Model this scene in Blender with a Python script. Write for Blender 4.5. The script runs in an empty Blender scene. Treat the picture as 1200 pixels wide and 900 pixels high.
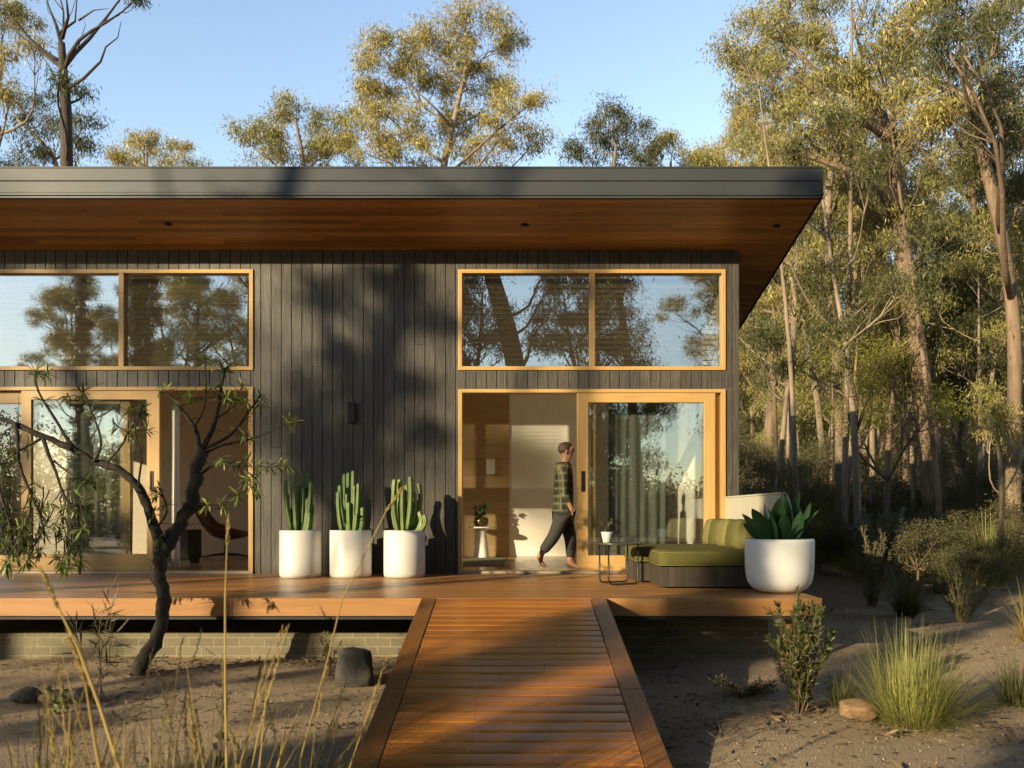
import bpy, math, random
import numpy as np
from mathutils import Vector, Matrix

random.seed(7)
R = math.radians
sc = bpy.context.scene
COL = sc.collection
EYE = 1.41          # eye height over the gravel
DECK = 0.63         # deck level
WALL = 11.11        # facade plane
SUN = Vector((1.0, 0.98, -0.33)).normalized()   # direction the sunlight travels

def P(px, py, Y):
    """reading of the photograph (1200 wide) -> metres at distance Y"""
    return Vector(((px - 605) * Y / 1000.0, Y, EYE + (602 - py) * Y / 1000.0))
def FX(px): return (px - 605) * WALL / 1000.0
def FZ(py): return EYE + (602 - py) * WALL / 1000.0

# ------------------------------------------------------------------ mesh kit
class MB:
    def __init__(s): s.v = []; s.f = []
    def box(s, x0, x1, y0, y1, z0, z1):
        b = len(s.v)
        s.v += [(x0,y0,z0),(x1,y0,z0),(x1,y1,z0),(x0,y1,z0),(x0,y0,z1),(x1,y0,z1),(x1,y1,z1),(x0,y1,z1)]
        s.f += [(b,b+3,b+2,b+1),(b+4,b+5,b+6,b+7),(b,b+1,b+5,b+4),(b+1,b+2,b+6,b+5),(b+2,b+3,b+7,b+6),(b+3,b,b+4,b+7)]
        return s
    def hexa(s, p):            # 8 points, bottom ring then top ring
        b = len(s.v); s.v += [tuple(q) for q in p]
        s.f += [(b,b+3,b+2,b+1),(b+4,b+5,b+6,b+7),(b,b+1,b+5,b+4),(b+1,b+2,b+6,b+5),(b+2,b+3,b+7,b+6),(b+3,b,b+4,b+7)]
        return s
    def prism_x(s, prof, x0, x1):   # (y,z) polygon along x
        b = len(s.v); n = len(prof)
        s.v += [(x0,y,z) for y,z in prof] + [(x1,y,z) for y,z in prof]
        s.f.append(tuple(range(b, b+n))); s.f.append(tuple(range(b+2*n-1, b+n-1, -1)))
        for i in range(n):
            j = (i+1) % n; s.f.append((b+j, b+i, b+n+i, b+n+j))
        return s
    def tube(s, pts, rad, n=7, cap=True, section=None, twist=0.0, rough=0.0):
        pts = [Vector(p) for p in pts]; k = len(pts)
        if not hasattr(rad, '__len__'): rad = [rad]*k
        b = len(s.v); up = None
        for i in range(k):
            t = (pts[min(i+1,k-1)] - pts[max(i-1,0)])
            if t.length < 1e-9: t = Vector((0,0,1))
            t.normalize()
            if up is None:
                up = Vector((1,0,0)) if abs(t.x) < .8 else Vector((0,1,0))
            u = (up - t*up.dot(t)); u.normalize(); w = t.cross(u); up = u
            for j in range(n):
                a = 2*math.pi*j/n + twist*i
                r = rad[i]*(section[j] if section else 1.0)*(1+rough*(random.random()-.5))
                s.v.append(tuple(pts[i] + u*(math.cos(a)*r) + w*(math.sin(a)*r)))
        for i in range(k-1):
            for j in range(n):
                a = b+i*n+j; c = b+i*n+(j+1) % n
                s.f.append((a, c, c+n, a+n))
        if cap:
            s.f.append(tuple(range(b+n-1, b-1, -1))); s.f.append(tuple(range(b+(k-1)*n, b+k*n)))
        return s
    def lathe(s, prof, c=(0,0,0), n=40, sq=0.0):
        b = len(s.v); k = len(prof)
        for r, z in prof:
            for j in range(n):
                a = 2*math.pi*j/n
                s.v.append((c[0]+r*math.cos(a), c[1]+r*math.sin(a), c[2]+z))
        for i in range(k-1):
            for j in range(n):
                a = b+i*n+j; d = b+i*n+(j+1) % n
                s.f.append((a, d, d+n, a+n))
        s.f.append(tuple(range(b+n-1, b-1, -1))); s.f.append(tuple(range(b+(k-1)*n, b+k*n)))
        return s
    def sheet(s, grid):         # rows of points
        b = len(s.v); m = len(grid[0])
        for row in grid: s.v += [tuple(p) for p in row]
        for i in range(len(grid)-1):
            for j in range(m-1):
                a = b+i*m+j; s.f.append((a, a+1, a+m+1, a+m))
        return s
    def build(s, name, mat, parent=None, smooth=False, bevel=0.0, seg=2, subd=0, solid=0.0):
        me = bpy.data.meshes.new(name); me.from_pydata(s.v, [], s.f); me.validate(); me.update()
        if smooth: me.polygons.foreach_set('use_smooth', [True]*len(me.polygons))
        me.materials.append(mat)
        o = bpy.data.objects.new(name, me); COL.objects.link(o)
        if solid: m = o.modifiers.new('s','SOLIDIFY'); m.thickness = solid; m.offset = 0
        if bevel:
            m = o.modifiers.new('b','BEVEL'); m.width = bevel; m.segments = seg; m.limit_method = 'ANGLE'; m.angle_limit = R(40); m.harden_normals = False
        if subd: m = o.modifiers.new('d','SUBSURF'); m.levels = subd; m.render_levels = subd
        if parent: adopt(o, parent)
        return o

def npmesh(name, V, F, mat, parent=None, smooth=False):
    """V (n,3) array, F (m,k) array of equal-sized faces"""
    me = bpy.data.meshes.new(name)
    V = np.ascontiguousarray(V, dtype=np.float32); F = np.ascontiguousarray(F, dtype=np.int32)
    me.vertices.add(len(V)); me.vertices.foreach_set('co', V.ravel())
    me.loops.add(F.size); me.loops.foreach_set('vertex_index', F.ravel())
    me.polygons.add(len(F)); me.polygons.foreach_set('loop_start', np.arange(0, F.size, F.shape[1], dtype=np.int32))
    if smooth: me.polygons.foreach_set('use_smooth', np.ones(len(F), dtype=bool))
    me.update(calc_edges=True); me.materials.append(mat)
    o = bpy.data.objects.new(name, me); COL.objects.link(o)
    if parent: adopt(o, parent)
    return o

def root_of(o):
    m = Matrix.Identity(4)
    while o is not None:
        m = o.matrix_basis @ m if o.parent is None else o.matrix_parent_inverse @ o.matrix_basis @ m
        o = o.parent
    return m
def adopt(o, parent):
    o.parent = parent; o.matrix_parent_inverse = root_of(parent).inverted()
def tag(o, label=None, cat=None, group=None, kind=None):
    if label: o['label'] = label
    if cat: o['category'] = cat
    if group: o['group'] = group
    if kind: o['kind'] = kind
    return o
def thing(name, label, cat, loc=(0,0,0), group=None):
    o = bpy.data.objects.new(name, None); COL.objects.link(o); o.location = loc; o.empty_display_size = .2
    return tag(o, label, cat, group)
def copy_tree(o, parent=None):
    c = o.copy(); COL.objects.link(c)
    if parent is not None: c.parent = parent
    for ch in list(o.children): copy_tree(ch, c)
    return c

# ------------------------------------------------------------------ materials
def newmat(name):
    m = bpy.data.materials.new(name); m.use_nodes = True
    nt = m.node_tree; nt.nodes.clear()
    out = nt.nodes.new('ShaderNodeOutputMaterial')
    b = nt.nodes.new('ShaderNodeBsdfPrincipled'); nt.links.new(b.outputs[0], out.inputs[0])
    return m, nt, b, out
def N(nt, t, **kw):
    n = nt.nodes.new(t)
    for k, v in kw.items(): setattr(n, k, v)
    return n
def ramp(nt, fac, stops):
    r = N(nt, 'ShaderNodeValToRGB'); e = r.color_ramp.elements
    while len(e) < len(stops): e.new(.5)
    for i, (p, c) in enumerate(stops): e[i].position = p; e[i].color = (*c, 1)
    nt.links.new(fac, r.inputs[0]); return r.outputs[0]
def noise(nt, scale=(1,1,1), s=5.0, detail=4, rough=.55, coord='Object', dist=0.0):
    tc = N(nt, 'ShaderNodeTexCoord'); mp = N(nt, 'ShaderNodeMapping'); mp.inputs['Scale'].default_value = scale
    nt.links.new(tc.outputs[coord], mp.inputs[0])
    n = N(nt, 'ShaderNodeTexNoise'); n.inputs['Scale'].default_value = s; n.inputs['Detail'].default_value = detail
    n.inputs['Roughness'].default_value = rough; n.inputs['Distortion'].default_value = dist
    nt.links.new(mp.outputs[0], n.inputs['Vector']); return n.outputs['Fac'], mp
def mix(nt, a, b, fac, mode='MIX'):
    m = N(nt, 'ShaderNodeMix', data_type='RGBA', blend_type=mode)
    def put(sock, v):
        if hasattr(v, 'links') or isinstance(v, bpy.types.NodeSocket): nt.links.new(v, sock)
        elif isinstance(v, (int, float)): sock.default_value = v
        else: sock.default_value = (*v, 1)
    put(m.inputs['Factor'], fac); put(m.inputs['A'], a); put(m.inputs['B'], b)
    return m.outputs['Result']
def math_(nt, op, a, b=None, clamp=False):
    m = N(nt, 'ShaderNodeMath', operation=op); m.use_clamp = clamp
    for i, v in enumerate((a, b)):
        if v is None: continue
        if isinstance(v, (int, float)): m.inputs[i].default_value = v
        else: nt.links.new(v, m.inputs[i])
    return m.outputs[0]
def bump(nt, b, h, strength=.3, dist=.01):
    n = N(nt, 'ShaderNodeBump'); n.inputs['Strength'].default_value = strength; n.inputs['Distance'].default_value = dist
    nt.links.new(h, n.inputs['Height']); nt.links.new(n.outputs[0], b.inputs['Normal'])
def island(nt):
    return N(nt, 'ShaderNodeNewGeometry').outputs['Random Per Island']

def wood(name, c0, c1, axis='x', rough=.5, spread=.35, grain=1.0, coat=0.0, bumpy=.15, worn=None):
    m, nt, b, out = newmat(name)
    st = {'x': (.8,14,14), 'y': (14,.8,14), 'z': (14,14,.8)}[axis]
    tc = N(nt, 'ShaderNodeTexCoord'); isl = island(nt)
    off = math_(nt, 'MULTIPLY', isl, 57.0)
    add = N(nt, 'ShaderNodeVectorMath', operation='ADD'); cmb = N(nt, 'ShaderNodeCombineXYZ')
    for i in range(3): nt.links.new(off, cmb.inputs[i])
    nt.links.new(tc.outputs['Object'], add.inputs[0]); nt.links.new(cmb.outputs[0], add.inputs[1])
    mp = N(nt, 'ShaderNodeMapping'); mp.inputs['Scale'].default_value = st; nt.links.new(add.outputs[0], mp.inputs[0])
    n1 = N(nt, 'ShaderNodeTexNoise'); n1.inputs['Scale'].default_value = 2.2*grain; n1.inputs['Detail'].default_value = 6; n1.inputs['Roughness'].default_value = .65; n1.inputs['Distortion'].default_value = .6
    nt.links.new(mp.outputs[0], n1.inputs['Vector'])
    base = ramp(nt, n1.outputs['Fac'], [(.28, c0), (.72, c1)])
    lum = math_(nt, 'ADD', math_(nt, 'MULTIPLY', isl, spread), 1 - spread/2)
    hs = N(nt, 'ShaderNodeHueSaturation'); nt.links.new(base, hs.inputs['Color']); nt.links.new(lum, hs.inputs['Value'])
    col = hs.outputs[0]
    big, _ = noise(nt, (1,1,1), .9, 3)
    col = mix(nt, col, worn if worn else tuple(x*.75 for x in c0), math_(nt, 'MULTIPLY', math_(nt, 'SUBTRACT', big, .45, True), 1.6 if worn else .8, True))
    nt.links.new(col, b.inputs['Base Color'])
    fr, _ = noise(nt, (1,1,1), 6, 3)
    rr = math_(nt, 'ADD', math_(nt, 'MULTIPLY', fr, .25), rough - .12)
    nt.links.new(rr, b.inputs['Roughness'])
    b.inputs['Coat Weight'].default_value = coat; b.inputs['Coat Roughness'].default_value = .25
    bump(nt, b, n1.outputs['Fac'], bumpy, .004)
    return m
def plain(name, c, rough=.5, metal=0.0, var=.08, s=3.0, bm=0.0, bs=60, spec=.5):
    m, nt, b, out = newmat(name)
    f, _ = noise(nt, (1,1,1), s, 5)
    col = ramp(nt, f, [(.25, tuple(x*(1-var) for x in c)), (.75, tuple(min(1,x*(1+var)) for x in c))])
    nt.links.new(col, b.inputs['Base Color'])
    b.inputs['Metallic'].default_value = metal; b.inputs['Roughness'].default_value = rough; b.inputs['Specular IOR Level'].default_value = spec
    if bm:
        f2, _ = noise(nt, (1,1,1), bs, 4); bump(nt, b, f2, bm, .01)
    return m
def leafmat(name, cols, rough=.5, trans=.3, spec=.35):
    m, nt, b, out = newmat(name)
    isl = island(nt); k = len(cols)
    col = ramp(nt, isl, [(i/(k-1), c) for i, c in enumerate(cols)])
    nt.links.new(col, b.inputs['Base Color']); b.inputs['Roughness'].default_value = rough; b.inputs['Specular IOR Level'].default_value = spec
    t = N(nt, 'ShaderNodeBsdfTranslucent'); nt.links.new(mix(nt, col, (1.0,.95,.35), .25, 'MULTIPLY'), t.inputs[0])
    ms = N(nt, 'ShaderNodeMixShader'); ms.inputs[0].default_value = trans
    nt.links.new(b.outputs[0], ms.inputs[1]); nt.links.new(t.outputs[0], ms.inputs[2]); nt.links.new(ms.outputs[0], out.inputs[0])
    return m
def bark(name, c0, c1, s=4.0, streak=(3,3,.5), bm=.5):
    m, nt, b, out = newmat(name)
    f, _ = noise(nt, streak, s, 6, .65, dist=.4)
    g, _ = noise(nt, (1,1,1), .7, 3)
    col = ramp(nt, f, [(.3, c0), (.7, c1)])
    col = mix(nt, col, tuple(x*.55 for x in c0), math_(nt, 'MULTIPLY', math_(nt, 'SUBTRACT', g, .45, True), 3.0, True))
    nt.links.new(col, b.inputs['Base Color']); b.inputs['Roughness'].default_value = .85
    bump(nt, b, f, bm, .02); return m
def glass(name, refl=.16, tint=(.94,.955,.945)):
    m, nt, b, out = newmat(name); nt.nodes.remove(b)
    tr = N(nt, 'ShaderNodeBsdfTransparent'); tr.inputs[0].default_value = (*tint, 1)
    gl = N(nt, 'ShaderNodeBsdfGlossy'); gl.inputs['Roughness'].default_value = 0.0; gl.inputs[0].default_value = (.95,.98,1,1)
    lw = N(nt, 'ShaderNodeLayerWeight'); lw.inputs[0].default_value = .5
    f = math_(nt, 'ADD', math_(nt, 'MULTIPLY', math_(nt, 'POWER', lw.outputs['Facing'], 4.0), .7), refl, True)
    w, _ = noise(nt, (1,1,1), .8, 1); bp = N(nt, 'ShaderNodeBump'); bp.inputs['Strength'].default_value = .02; bp.inputs['Distance'].default_value = .02
    nt.links.new(w, bp.inputs['Height']); nt.links.new(bp.outputs[0], gl.inputs['Normal'])
    ms = N(nt, 'ShaderNodeMixShader'); nt.links.new(f, ms.inputs[0]); nt.links.new(tr.outputs[0], ms.inputs[1]); nt.links.new(gl.outputs[0], ms.inputs[2])
    nt.links.new(ms.outputs[0], out.inputs[0]); return m

M = {}
M['clad'] = wood('charred_timber', (.026,.024,.020), (.112,.099,.078), 'z', .5, .4, 1.8, bumpy=.9)
M['core'] = plain('wall_core', (.012,.012,.012), .9)
M['frame'] = wood('golden_timber', (.42,.245,.075), (.56,.36,.135), 'z', .42, .22, 1.0, .15)
M['frameh'] = wood('golden_timber_rail', (.42,.245,.075), (.56,.36,.135), 'x', .42, .22, 1.0, .15)
M['deck'] = wood('deck_timber', (.29,.125,.038), (.46,.215,.072), 'x', .40, .45, .8, .15, worn=(.30,.15,.06))
M['ramp'] = wood('oiled_timber', (.31,.112,.022), (.52,.205,.045), 'x', .2, .5, .8, .35)
def nails(m):
    nt = m.node_tree; b = [n for n in nt.nodes if n.type == 'BSDF_PRINCIPLED'][0]; src = b.inputs['Base Color'].links[0].from_socket
    tc = N(nt, 'ShaderNodeTexCoord'); sx = N(nt, 'ShaderNodeSeparateXYZ'); nt.links.new(tc.outputs['Object'], sx.inputs[0])
    def saw(sock, off, per): return math_(nt, 'MULTIPLY', math_(nt, 'FRACT', math_(nt, 'DIVIDE', math_(nt, 'ADD', sock, off), per)), per)
    xm = math_(nt, 'SUBTRACT', saw(sx.outputs['X'], .70+.225+4.5, .45), .225)
    ym = math_(nt, 'SUBTRACT', math_(nt, 'ABSOLUTE', math_(nt, 'SUBTRACT', saw(sx.outputs['Y'], -(7.864-.130-.1385*28), .1385), .065)), .037)
    d = math_(nt, 'SQRT', math_(nt, 'ADD', math_(nt, 'MULTIPLY', xm, xm), math_(nt, 'MULTIPLY', ym, ym)))
    nt.links.new(mix(nt, src, (.03,.018,.01), math_(nt, 'LESS_THAN', d, .0052)), b.inputs['Base Color'])
nails(M['ramp'])
M['edge'] = wood('oiled_edge_timber', (.19,.075,.02), (.30,.13,.036), 'y', .36, .3, .8, .2)
M['fascia_t'] = wood('deck_edge_timber', (.33,.15,.045), (.46,.235,.08), 'x', .5, .25, .7)
M['soffit'] = wood('soffit_timber', (.31,.145,.042), (.54,.275,.088), 'x', .42, .6, .7, .1)
M['metal'] = plain('grey_steel', (.062,.066,.068), .45, .3, .1, 1.2)
M['metal_d'] = plain('dark_gap', (.02,.02,.022), .6)
M['black'] = plain('black_steel', (.018,.018,.018), .4, .3)
M['glass'] = glass('window_glass', .33)
M['glassd'] = glass('door_glass', .20)
M['blind'] = plain('blind_slat', (.58,.52,.42), .5)
M['white'] = plain('white_plaster', (.86,.82,.73), .7, 0, .05)
M['tan'] = plain('tan_plaster', (.64,.54,.42), .75, 0, .06)
M['brown'] = wood('wall_panelling', (.42,.27,.13), (.55,.38,.19), 'x', .55, .2, .6)
M['floor'] = wood('floor_timber', (.30,.18,.09), (.44,.28,.15), 'x', .25, .3, .8, .2)
M['pot'] = plain('white_glaze', (.60,.59,.55), .38, 0, .03, 6)
M['bowl'] = plain('white_fibreglass', (.66,.67,.67), .42, 0, .03, 6)
M['soil'] = plain('potting_soil', (.04,.03,.02), .95, 0, .4, 60, .8, 90)
M['curtain'] = plain('linen', (.38,.37,.31), .85, 0, .06, 30)
M['olive'] = plain('olive_fabric', (.095,.088,.026), .85, 0, .10, 40, .15, 300, .2)
M['olive2'] = plain('pale_olive_fabric', (.165,.15,.05), .85, 0, .10, 40, .15, 300, .2)
M['base'] = wood('sofa_slats', (.028,.021,.014), (.06,.045,.03), 'z', .7, .3, .8)
M['screen'] = plain('cement_panel', (.42,.40,.32), .7, 0, .06, 2)
M['table_top'] = plain('dark_tabletop', (.05,.05,.042), .3)
M['leather'] = plain('brown_leather', (.09,.032,.018), .4, 0, .2, 12)
M['rug'] = plain('rug_wool', (.16,.16,.12), .95, 0, .15, 50, .4, 200)
M['brass'] = plain('bronze_pot', (.12,.09,.04), .25, .7)
M['cactus'] = leafmat('cactus_skin', [(.085,.14,.042), (.125,.19,.055)], .45, .0)
M['cactus2'] = leafmat('pale_cactus_skin', [(.13,.19,.055), (.19,.24,.075)], .45, .0)
M['paddle'] = leafmat('broad_leaf', [(.024,.062,.026), (.042,.10,.04), (.10,.17,.04)], .35, .22)
M['banksia'] = leafmat('banksia_leaf', [(.075,.11,.03), (.14,.18,.05), (.25,.28,.09)], .42, .25)
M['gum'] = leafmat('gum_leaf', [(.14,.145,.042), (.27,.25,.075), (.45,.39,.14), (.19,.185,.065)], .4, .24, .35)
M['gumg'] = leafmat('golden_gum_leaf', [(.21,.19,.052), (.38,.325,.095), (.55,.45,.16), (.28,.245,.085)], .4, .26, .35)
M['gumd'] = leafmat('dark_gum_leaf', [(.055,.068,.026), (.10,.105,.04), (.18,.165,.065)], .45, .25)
M['wattle'] = leafmat('wattle_leaf', [(.17,.17,.03), (.28,.255,.045), (.12,.135,.03)], .55, .35)
M['scrub'] = leafmat('scrub_leaf', [(.055,.062,.028), (.10,.098,.042), (.16,.135,.06), (.075,.085,.045)], .5, .25)
M['silver'] = leafmat('silver_leaf', [(.16,.17,.12), (.30,.30,.22), (.10,.11,.06)], .5, .2)
M['ros'] = leafmat('needle_leaf', [(.045,.06,.02), (.08,.095,.03), (.13,.13,.04)], .45, .2)
M['tuss'] = leafmat('tussock_blade', [(.16,.20,.04), (.28,.29,.075), (.46,.40,.16), (.20,.24,.05)], .45, .35)
M['tussd'] = leafmat('sedge_blade', [(.05,.065,.02), (.10,.105,.035), (.20,.17,.07)], .5, .3)
M['stalk'] = leafmat('dry_stalk', [(.34,.24,.06), (.50,.36,.13), (.26,.22,.05)], .55, .25)
M['bark'] = bark('pale_bark', (.165,.12,.08), (.37,.29,.205))
M['barkd'] = bark('dark_bark', (.035,.026,.02), (.10,.075,.055), 5, bm=.9)
M['barkb'] = bark('banksia_bark', (.010,.009,.007), (.060,.048,.036), 16, (1,1,1), 1.0)
M['barkm'] = bark('brown_bark', (.14,.095,.06), (.30,.21,.14))
M['rock'] = bark('grey_rock', (.025,.024,.021), (.11,.10,.085), 6, (1,1,1), .8)
M['rocks'] = bark('sandstone', (.30,.18,.09), (.46,.30,.17), 6, (1,1,1), .5)
M['skin'] = plain('skin', (.27,.135,.085), .5, 0, .06, 20)
M['hair'] = plain('short_hair', (.05,.03,.02), .7, 0, .3, 80)
M['trouser'] = plain('dark_trousers', (.028,.027,.023), .85, 0, .12, 30, .7, 11)
def gravel():
    m, nt, b, out = newmat('sandy_gravel')
    f1, _ = noise(nt, (1,1,1), .55, 5, .6); f2, _ = noise(nt, (1,1,1), 210, 4, .8)
    tc = N(nt, 'ShaderNodeTexCoord')
    v = N(nt, 'ShaderNodeTexVoronoi'); v.inputs['Scale'].default_value = 115; nt.links.new(tc.outputs['Object'], v.inputs['Vector'])
    c = ramp(nt, v.outputs['Color'], [(0, (.32,.23,.148)), (.5, (.52,.395,.27)), (1, (.70,.56,.41))])
    c = mix(nt, c, (.22,.155,.10), math_(nt, 'MULTIPLY', math_(nt, 'SUBTRACT', f2, .5, True), 1.7, True))
    c = mix(nt, c, (.42,.31,.21), math_(nt, 'MULTIPLY', math_(nt, 'SUBTRACT', f1, .42, True), 3.2, True))
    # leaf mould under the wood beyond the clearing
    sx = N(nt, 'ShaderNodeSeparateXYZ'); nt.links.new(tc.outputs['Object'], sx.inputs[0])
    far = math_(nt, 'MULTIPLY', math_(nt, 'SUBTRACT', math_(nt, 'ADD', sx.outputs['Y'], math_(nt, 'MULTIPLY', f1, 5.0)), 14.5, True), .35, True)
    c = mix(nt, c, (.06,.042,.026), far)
    nt.links.new(c, b.inputs['Base Color']); b.inputs['Roughness'].default_value = .95; b.inputs['Specular IOR Level'].default_value = .15
    h = math_(nt, 'ADD', math_(nt, 'MULTIPLY', v.outputs['Distance'], -1.0), math_(nt, 'MULTIPLY', f2, .8))
    bump(nt, b, h, 1.0, .012); return m
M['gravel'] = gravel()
def bricks():
    m, nt, b, out = newmat('brown_bricks')
    tc = N(nt, 'ShaderNodeTexCoord'); mp = N(nt, 'ShaderNodeMapping'); mp.inputs['Rotation'].default_value = (R(-90),0,0)
    nt.links.new(tc.outputs['Object'], mp.inputs[0])
    br = N(nt, 'ShaderNodeTexBrick'); br.inputs['Scale'].default_value = 1
    br.inputs['Color1'].default_value = (.15,.13,.085,1); br.inputs['Color2'].default_value = (.22,.195,.125,1); br.inputs['Mortar'].default_value = (.27,.24,.16,1)
    br.inputs['Brick Width'].default_value = .25; br.inputs['Row Height'].default_value = .09; br.inputs['Mortar Size'].default_value = .006
    nt.links.new(mp.outputs[0], br.inputs['Vector'])
    f, _ = noise(nt, (1,1,1), 40, 4)
    nt.links.new(mix(nt, br.outputs['Color'], (.10,.085,.06), math_(nt, 'MULTIPLY', math_(nt, 'SUBTRACT', f, .5, True), 2.0, True)), b.inputs['Base Color'])
    b.inputs['Roughness'].default_value = .9; bump(nt, b, br.outputs['Fac'], -.5, .01); return m
M['brick'] = bricks()
def plaid():
    m, nt, b, out = newmat('plaid_cotton')
    tc = N(nt, 'ShaderNodeTexCoord'); sx = N(nt, 'ShaderNodeSeparateXYZ'); nt.links.new(tc.outputs['Object'], sx.inputs[0])
    def stripe(sock, per, w):
        t = math_(nt, 'FRACT', math_(nt, 'DIVIDE', sock, per)); return math_(nt, 'LESS_THAN', t, w)
    hz = stripe(sx.outputs['Z'], .105, .5); hx = stripe(math_(nt, 'ADD', sx.outputs['X'], sx.outputs['Y']), .105, .5)
    lz = stripe(math_(nt, 'ADD', sx.outputs['Z'], .03), .105, .13); lx = stripe(math_(nt, 'ADD', math_(nt, 'ADD', sx.outputs['X'], sx.outputs['Y']), .03), .105, .13)
    c = mix(nt, (.075,.07,.035), (.014,.022,.014), math_(nt, 'MULTIPLY', math_(nt, 'ADD', hz, hx), .5))
    c = mix(nt, c, (.16,.14,.075), math_(nt, 'MULTIPLY', math_(nt, 'MAXIMUM', lz, lx), .75))
    nt.links.new(c, b.inputs['Base Color']); b.inputs['Roughness'].default_value = .9
    f, _ = noise(nt, (1,1,.5), 9, 3, .5, dist=1.2); bump(nt, b, f, .8, .05); return m
M['plaid'] = plaid()

# ------------------------------------------------------------------ ground
def hgt(x, y):
    h = .035*np.sin(x*.9+y*.5)*np.cos(y*.8-x*.3) + .02*np.sin(x*2.3+1)*np.sin(y*2.0+.5)
    far = np.clip((y-14)/25, 0, 1)
    right = np.clip((x-3.2)/2, 0, 1)*np.clip((y-5)/6, 0, 1)
    return h*.7*(1+2*far) + .10*right*(1+.6*np.sin(y*.7+x*.5)) - .02
def ground():
    def axis(lo, hi, fine0, fine1, step):
        a = list(np.arange(fine0, fine1, step)); x = fine0; d = step; l = []
        while x > lo: d *= 1.25; x -= d; l.append(x)
        x = a[-1]; d = step; r = []
        while x < hi: d *= 1.25; x += d; r.append(x)
        return np.array(l[::-1] + a + r)
    xs = axis(-700, 700, -8, 12, .16); ys = axis(-700, 900, 3.5, 20, .16)
    X, Y = np.meshgrid(xs, ys); Z = hgt(X, Y)
    V = np.stack([X, Y, Z], -1).reshape(-1, 3); n, m = len(xs), len(ys)
    i = np.arange(m-1)[:,None]*n + np.arange(n-1)[None,:]
    F = np.stack([i, i+1, i+n+1, i+n], -1).reshape(-1, 4)
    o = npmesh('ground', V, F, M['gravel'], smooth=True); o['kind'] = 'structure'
ground()
def gz(x, y): return float(hgt(np.array(x), np.array(y)))

# ------------------------------------------------------------------ leaves
def leafquads(p, d, L, W, rng, side=None):
    n = len(p)
    r = rng.normal(size=(n,3)) if side is None else side
    s = np.cross(d, r); s /= np.linalg.norm(s, axis=1)[:,None] + 1e-9
    L = np.broadcast_to(L, n)[:,None]; W = np.broadcast_to(W, n)[:,None]
    V = np.empty((n,4,3)); V[:,0] = p; V[:,1] = p + d*L*.45 + s*W*.5; V[:,2] = p + d*L; V[:,3] = p + d*L*.45 - s*W*.5
    return V.reshape(-1,3), np.arange(n*4).reshape(n,4)
def unit(v): return v/(np.linalg.norm(v, axis=1)[:,None] + 1e-9)
def blades(base, d0, L, W, bend, nseg=5, droopdir=(0,0,-1)):
    """curved grass blades: arrays base(n,3), d0(n,3), L,W,bend (n,)"""
    n = len(base); rows = []; p = base.copy(); d = d0.copy()
    s = np.cross(d0, np.array([0,0,1.0])); bad = np.linalg.norm(s,axis=1) < 1e-3; s[bad] = (1,0,0); s = unit(s)
    for k in range(nseg+1):
        t = k/nseg; w = (W*(1-t**2.2)*.5 + W*.04)[:,None]
        rows.append(np.stack([p - s*w, p + s*w], 1))
        d = unit(d + np.array(droopdir)*(bend/nseg*(.4+1.4*t))[:,None]); p = p + d*(L/nseg)[:,None]
    V = np.stack(rows, 1).reshape(-1,3); q = 2*(nseg+1)
    k = np.arange(nseg)*2; f = np.stack([k, k+1, k+3, k+2], -1)
    F = (np.arange(n)[:,None,None]*q + f[None]).reshape(-1,4)
    return V, F

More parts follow.
